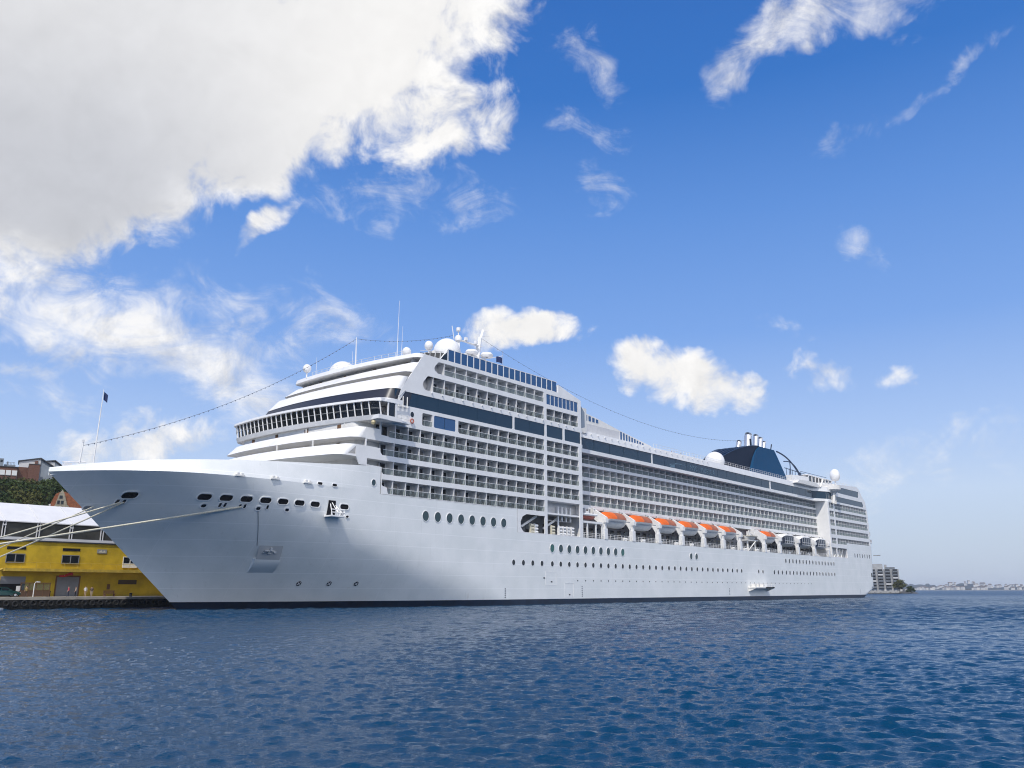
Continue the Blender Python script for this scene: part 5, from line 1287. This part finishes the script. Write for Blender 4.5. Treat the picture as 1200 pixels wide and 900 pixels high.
for nm, az, lab in (('studio_house', -30.2, 'white house with a dark sloping roof behind the brick block'), ('studio_house', -29.1, 'smaller grey-sided house with a flat dark roof right of the sloping one')):
    e = prism_on(nm, lab, 'house', az, D0, 6.6); zb = e.location.z; H = lambda el: CAMH + D0 * math.tan(R(el)) - zb
    if az == -30.2:
        x0, x1 = lx(-30.93, az), lx(-29.82, az); x2 = lx(-29.12, az)
        k = MB(); k.prism([(x0, -3), (x1, -3), (x1, H(7.62)), (x0, H(7.38))], 1, 0, 9); k.build('wall', M_HOUSEW, e)
        k = MB(); k.prism([(x1 + .02, -3), (x2, -3), (x2, H(7.18)), (x1 + .02, H(7.62))], 1, .4, 8.6); k.build('side_wall', M_GREYW, e)
        k = MB(); k.prism([(x0 - .4, H(7.38)), (x1, H(7.62)), (x2 + .3, H(7.18)), (x2 + .3, H(7.23)), (x1, H(7.69)), (x0 - .4, H(7.44))], 1, -.4, 9.3); k.build('roof', M_SLATE, e)
        k = MB(); k.box(lx(-30.12, az), lx(-29.96, az), -.9, .3, H(7.0), H(7.48)); k.build('chimney', M_BRICK, e)
    else:
        x0, x1, x2 = lx(-29.5, az), lx(-29.06, az), lx(-28.84, az)
        k = MB(); k.box(x0, x1, 3, 11, -3, H(7.55)); k.build('wall', M_HOUSEW, e)
        k = MB(); k.prism([(x1 + .02, -3), (x2 + 1.2, -3), (x2 + 1.2, H(7.3)), (x1 + .02, H(7.56))], 1, 3.2, 10.8); k.build('side_wall', M_GREYW, e)
        k = MB(); k.prism([(x0 - .3, H(7.53)), (x1 + .1, H(7.6)), (x2 + 1.4, H(7.3)), (x2 + 1.4, H(7.35)), (x1 + .1, H(7.67)), (x0 - .3, H(7.6))], 1, 2.6, 11.2); k.build('roof', M_SLATE, e)
D0 = 360; e = prism_on('grey_block', 'grey rooftop block with railings at the far left of the crest', 'building', -31.6, D0, 6.4); zb = e.location.z; H = lambda el: CAMH + D0 * math.tan(R(el)) - zb
k = MB(); k.box(lx(-33.4, -31.6), lx(-31.73, -31.6), 0, 8, -3, H(7.5)); k.box(lx(-31.7, -31.6), lx(-31.1, -31.6), 2, 8, -3, H(7.2)); k.box(lx(-31.56, -31.6), lx(-31.48, -31.6), 2, 3, H(7.2), H(7.38)); k.build('wall', M_GREYW, e)
k = MB()
for a in lin(-31.6, -31.15, 6): k.bar((lx(a, -31.6), 2, H(7.2)), (lx(a, -31.6), 2, H(7.34)), .08)
k.bar((lx(-31.6, -31.6), 2, H(7.34)), (lx(-31.15, -31.6), 2, H(7.34)), .08); k.build('railing', M_GREYW, e)
k = MB(); k.box(lx(-31.9, -31.6), lx(-31.78, -31.6), -.05, .05, H(7.28), H(7.42)); k.build('window', M_DARKGL, e)
# gabled church hall with orange roof
D0 = 250; e = prism_on('church_hall', 'stone-gabled church hall with a steep orange tiled roof', 'church', -28.5, D0, 3.4); zb = e.location.z; H = lambda el: CAMH + D0 * math.tan(R(el)) - zb
g = [(lx(-28.80, -28.5), -6), (lx(-28.02, -28.5), -6), (lx(-28.02, -28.5), H(4.9)), (lx(-28.12, -28.5), H(4.95)), (lx(-28.3, -28.5), H(5.55)), (lx(-28.46, -28.5), H(5.86)), (lx(-28.62, -28.5), H(5.6)), (lx(-28.76, -28.5), H(4.95)), (lx(-28.8, -28.5), H(4.9))]
k = MB(); k.prism(g, 1, -.5, 0); k.build('gable', M_STONE, e)
k = MB(); k.box(lx(-29.05, -28.5), lx(-27.0, -28.5), .1, 10, -6, H(4.85)); k.build('wall', M_STONE, e)
k = MB(); k.prism([(lx(-29.1, -28.5), H(4.8)), (lx(-26.9, -28.5), H(4.8)), (lx(-27.6, -28.5), H(5.45)), (lx(-28.3, -28.5), H(5.74)), (lx(-28.55, -28.5), H(5.74)), (lx(-28.8, -28.5), H(5.6))], 1, .05, 9); k.build('roof', M_TILE, e)
k = MB(); k.box(lx(-28.5, -28.5) - .35, lx(-28.5, -28.5) + .35, -.6, -.4, H(5.32), H(5.5)); 
k.build('gable_window', M_DARKGL, e)
for a in (-28.6, -28.4):
    k = MB(); k.box(lx(a, -28.5) - .3, lx(a, -28.5) + .3, -.6, -.4, H(5.0), H(5.2)); k.build('gable_window', M_DARKGL, e)
k = MB(); k.box(lx(-29.1, -28.5), lx(-29.0, -28.5), .0, .8, H(4.6), H(4.98)); k.build('chimney', M_HOUSEW, e)

# ------------------------------------------------------------------ right: apartment block and point of rock beyond the stern
D0 = 700
k = MB(); rows = []
for i in range(9):
    v = i / 8; row = []
    for j in range(30):
        az = 20.5 + 5.2 * j / 29; d = D0 - 18 + 90 * v; edge = min(max((25.62 - az) / 1.0, 0), 1)
        h = -1.0 + 3.6 * math.sin(math.pi * min(v * 1.4 + .02, 1) * .5) * (edge ** .6) + .35 * math.sin(j * 2.3 + i) * edge
        p = AE_(az, 0, d); row.append((p.x, p.y, h))
    rows.append(row)
k.grid(rows); o = k.build('shore_point', M_ROCK, smooth=True); o['kind'] = 'structure'
e = prism_on('apartment_building', 'grey apartment block with stacked balconies beyond the stern', 'apartment block', 23.6, D0, 0); zb = 1.2; e.location.z = zb
H = lambda el: CAMH + D0 * math.tan(R(el)) - zb
x0, x1 = lx(22.4, 23.6), lx(24.5, 23.6)
k = MB(); k.box(x0, x1, 0, 14, -1, H(1.22)); k.box(x0, lx(23.62, 23.6), 3, 12, H(1.22), H(1.55)); k.box(lx(23.7, 23.6), lx(23.85, 23.6), 4, 8, H(1.22), H(1.5)); k.build('wall', M_APT, e)
fl_h = (H(1.22) - 3.0) / 6
for f in range(6):
    z = 3.0 + fl_h * f
    for c in range(5):
        xa = x0 + (x1 - x0) * c / 5 + .7; xb = x0 + (x1 - x0) * (c + 1) / 5 - .7
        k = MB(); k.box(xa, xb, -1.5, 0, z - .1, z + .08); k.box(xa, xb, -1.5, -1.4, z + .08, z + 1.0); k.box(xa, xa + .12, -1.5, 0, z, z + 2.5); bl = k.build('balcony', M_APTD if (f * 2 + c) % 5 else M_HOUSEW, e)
        k = MB(); k.box(xa + .3, xb - .3, -.06, .05, z + .2, z + 2.2); k.build('glazing', M_DARKGL, bl)
k = MB()
for c in range(9): k.box(x0 + 3.6 * c, x0 + 3.6 * c + 1.6, -.06, .05, .5, 2.0)
k.build('ground_window', M_HOUSEW, e)
k = MB(); k.box(lx(23.75, 23.6), lx(24.3, 23.6), 2, 2.2, H(1.22), H(1.34)); k.build('roof_railing', M_APTD, e)
p = AE_(24.45, 0, 688); tree(Vector((p.x, p.y, .9)), 9.5, 9.5, 'leafy green tree in front of the apartment block', 1, 2000, .8, seed=51)
p = AE_(25.05, 0, 694); tree(Vector((p.x, p.y, .3)), 5.2, 6.6, 'rounded dark tree standing alone on the rocky point', 2, 1800, .6, seed=53)

# distant shore
def far_ridge(name, az0, az1, d, prof, m, depth=500):
    k = MB(); rows = []
    for i in range(7):
        v = i / 6; row = []
        for j in range(61):
            az = az0 + (az1 - az0) * j / 60; el = np.interp(az, [q[0] for q in prof], [q[1] for q in prof])
            el *= 1 + .10 * math.sin(j * 1.7) + .06 * math.sin(j * 4.1 + 1)
            p = AE_(az, 0, d + depth * v); h = max(d * math.tan(R(el)), 0) * math.sin(math.pi * min(v + .02, 1) ** .8) ** .8
            row.append((p.x, p.y, h - .5))
        rows.append(row)
    k.grid(rows); o = k.build(name, m, smooth=True); o['kind'] = 'structure'; return o
M_FARH = mat('distant_hillside', (.014, .028, .042), .95, var=.35, vscale=.01)
M_FARB = mat('distant_shore', (.20, .19, .15), .95, var=.3, vscale=.02)
far_ridge('hills', 21, 27.6, 4200, [(21, .2), (23.5, .42), (24.6, .5), (25.2, .36), (25.7, .36), (26.1, .4), (26.6, .22), (27.2, .03), (27.6, 0)], M_FARH, 900)
far_ridge('hills', 25.6, 34, 3600, [(25.6, .02), (26.5, .1), (27.2, .28), (27.7, .42), (28.1, .44), (28.6, .3), (29.1, .2), (29.8, .17), (30.3, .22), (31, .26), (33, .24), (34, .1)], M_FARH, 700)
far_ridge('shore', 24.5, 36, 3350, [(24.5, 0), (25.2, .03), (27, .05), (29, .04), (31, .05), (36, .03)], M_FARB, 200)
hs = []
for nm, w, d, h in (('distant_house', 11, 9, 6), ('distant_house', 17, 10, 8), ('distant_house', 9, 9, 8.5)):
    k = MB(); k.box(-w / 2, w / 2, -d / 2, d / 2, -4, h); k.cur = 1; k.prism([(-d / 2 - .5, h), (d / 2 + .5, h), (0, h + 3.2)], 0, -w / 2 - .4, w / 2 + .4); hs.append(k.build(nm, [M_HOUSEW, M_HOUSER]))
rg = random.Random(3); n = 0
for i in range(95):
    az = rg.choice([rg.uniform(25.2, 26.9), rg.uniform(27.0, 29.0), rg.uniform(27.0, 29.4), rg.uniform(30, 33.5), rg.uniform(27, 33)])
    up = rg.random(); el = np.interp(az, [25, 26.5, 27.2, 27.7, 28.1, 28.6, 29.1, 29.8, 30.3, 31, 33.5], [.02, .1, .28, .42, .44, .3, .2, .17, .22, .26, .22])
    v = up * .5; d = 3600 + 700 * v - 60; 
    hgt = 3600 * math.tan(R(el)) * math.sin(math.pi * min(max(v - 60 / 700, 0) + .02, 1) ** .8) ** .8
    if up < .35: d, hgt = 3380 + rg.uniform(0, 60), 2.0
    b = hs[i % 3]; c = b if i < 3 else copy_obj(b)
    p = AE_(az, 0, d); c.location = (p.x, p.y, hgt + 1); c.rotation_euler = (0, 0, rg.uniform(0, 3.14)); s = rg.uniform(.6, 1.1); c.scale = (s, s, s * rg.uniform(.8, 1.3))
    tag(c, 'small pale house in the distant town across the water', 'house', 'houses of the distant town')

# ------------------------------------------------------------------ water: one sheet out to the horizon, real waves near the viewer
def water():
    rg = np.random.default_rng(5)
    rr = np.concatenate([[1.5], np.geomspace(5, 360, 1350), np.geomspace(375, 12500, 40)])
    th = np.concatenate([np.linspace(-46, 46, 1000), np.linspace(50, 310, 60)]); th = np.radians(th); NA = len(th); NR = len(rr)
    Rg, T = np.meshgrid(rr, th, indexing='ij'); X = Rg * np.sin(T); Y = Rg * np.cos(T)
    dr = np.gradient(rr)[:, None] * np.ones((1, NA)); dt = Rg * np.gradient(th)[None, :]
    res = np.maximum(dr, .6 * dt)
    Z = np.zeros_like(X); DX = np.zeros_like(X); DY = np.zeros_like(X)
    wind = math.radians(12)                                         # crests lie across the view
    patch = np.clip(.85 + .4 * np.sin(X * .05 + 1.3 * np.sin(Y * .021)) * np.sin(Y * .037 + .8), .45, 1.25)
    for i in range(72):
        lam = .13 * (17 ** (i / 71)) * rg.uniform(.9, 1.1); k = 2 * math.pi / lam
        a = wind + rg.normal() * (.6 if lam < .8 else .42); kx, ky = k * math.sin(a), k * math.cos(a)
        slope = .052 * math.exp(-(math.log(lam / .44) / .95) ** 2) + .006
        amp = slope / k
        att = np.exp(-np.maximum(res / (lam * .30) - .6, 0) ** 2 * 1.2)
        ph = kx * X + ky * Y + rg.uniform(0, 6.28) + .8 * np.sin(.13 * X / lam + i) + .8 * np.sin(.16 * Y / lam + 2 * i)
        A = amp * att * patch; Z += A * np.cos(ph); q = .8
        DX -= q * A * kx / k * np.sin(ph); DY -= q * A * ky / k * np.sin(ph)
    far = np.clip((Rg - 35) / 90, 0, 1)
    for i in range(36):
        lam = .9 * (4.2 ** (i / 35)) * rg.uniform(.92, 1.08); k = 2 * math.pi / lam
        a = wind + rg.normal() * .5; kx, ky = k * math.sin(a), k * math.cos(a)
        att = np.exp(-np.maximum(res / (lam * .30) - .6, 0) ** 2 * 1.2)
        ph = kx * X + ky * Y + rg.uniform(0, 6.28) + .8 * np.sin(.13 * X / lam + i) + .8 * np.sin(.16 * Y / lam + 2 * i)
        Z += .055 / k * att * far * patch * np.cos(ph)
    X2, Y2 = X + DX, Y + DY
    v = np.stack([X2, Y2, Z], -1).reshape(-1, 3).astype(np.float32)
    i0 = (np.arange(NR - 1)[:, None] * NA + np.arange(NA)[None, :]); i1 = (np.arange(NR - 1)[:, None] * NA + (np.arange(NA) + 1)[None, :] % NA)
    f = np.stack([i0, i0 + NA, i1 + NA, i1], -1).reshape(-1, 4).astype(np.int32)
    me = bpy.data.meshes.new('water'); me.vertices.add(len(v)); me.vertices.foreach_set('co', v.ravel())
    me.loops.add(f.size); me.loops.foreach_set('vertex_index', f.ravel()); me.polygons.add(len(f))
    me.polygons.foreach_set('loop_start', np.arange(0, f.size, 4, dtype=np.int32)); me.polygons.foreach_set('use_smooth', np.ones(len(f), bool))
    me.update(); me.validate()
    m = bpy.data.materials.new('sea_water'); m.use_nodes = True; t = NT(m.node_tree); b = t.n['Principled BSDF']
    tc = t.node('ShaderNodeTexCoord').outputs['Object']
    b.inputs['Base Color'].default_value = (.002, .038, .092, 1)
    b.inputs['IOR'].default_value = 1.33; b.inputs['Specular IOR Level'].default_value = .33
    mp = t.node('ShaderNodeMapping'); t.put(mp.inputs[0], tc); mp.inputs['Rotation'].default_value = (0, 0, R(10)); mp.inputs['Scale'].default_value = (1, 1.9, 1)
    n1 = t.noise(mp.outputs[0], .62, 5, .62, dist=.5); n2 = t.noise(mp.outputs[0], 6.5, 5, .62, dist=.7); n3 = t.noise(mp.outputs[0], .13, 3, .6)
    cd = t.node('ShaderNodeNewGeometry').outputs['Position']; dist = t.v('LENGTH', cd)
    farw = t.smooth(dist, 30, 150)
    t.put(b.inputs['Roughness'], t.m('ADD', t.smooth(dist, 20, 150, .04, .09), t.smooth(dist, 150, 700, 0, .22)))     # unresolved ripples
    h = t.m('ADD', t.m('MULTIPLY', n2, .05), t.m('ADD', t.m('MULTIPLY', t.m('MULTIPLY', n1, farw), 1.1), t.m('MULTIPLY', t.m('MULTIPLY', n3, farw), 1.0)))
    bn = t.node('ShaderNodeBump'); bn.inputs['Strength'].default_value = .8; bn.inputs['Distance'].default_value = 1.0
    t.put(bn.inputs['Height'], h); t.put(b.inputs['Normal'], bn.outputs[0])
    me.materials.append(m)
    o = bpy.data.objects.new('water', me); COL.objects.link(o); o['kind'] = 'structure'
water()

# ------------------------------------------------------------------ air
def haze():
    k = MB(); k.box(-13000, 13000, -13000, 13000, -4, 64)
    me = bpy.data.meshes.new('haze'); me.from_pydata(k.v, [], k.f)
    bm = bmesh.new(); bm.from_mesh(me); bmesh.ops.recalc_face_normals(bm, faces=bm.faces); bm.to_mesh(me); bm.free()
    m = bpy.data.materials.new('haze'); m.use_nodes = True; t = NT(m.node_tree); t.n.clear()
    v = t.node('ShaderNodeVolumePrincipled'); v.inputs['Color'].default_value = (.86, .92, 1, 1); v.inputs['Density'].default_value = HAZE; v.inputs['Anisotropy'].default_value = 0.0
    out = t.node('ShaderNodeOutputMaterial'); t.l.new(v.outputs[0], out.inputs['Volume'])
    me.materials.append(m); o = bpy.data.objects.new('haze', me); COL.objects.link(o); o['kind'] = 'stuff'; o['label'] = 'thin pale blue haze over the water'
HAZE = 1.0e-4
haze()
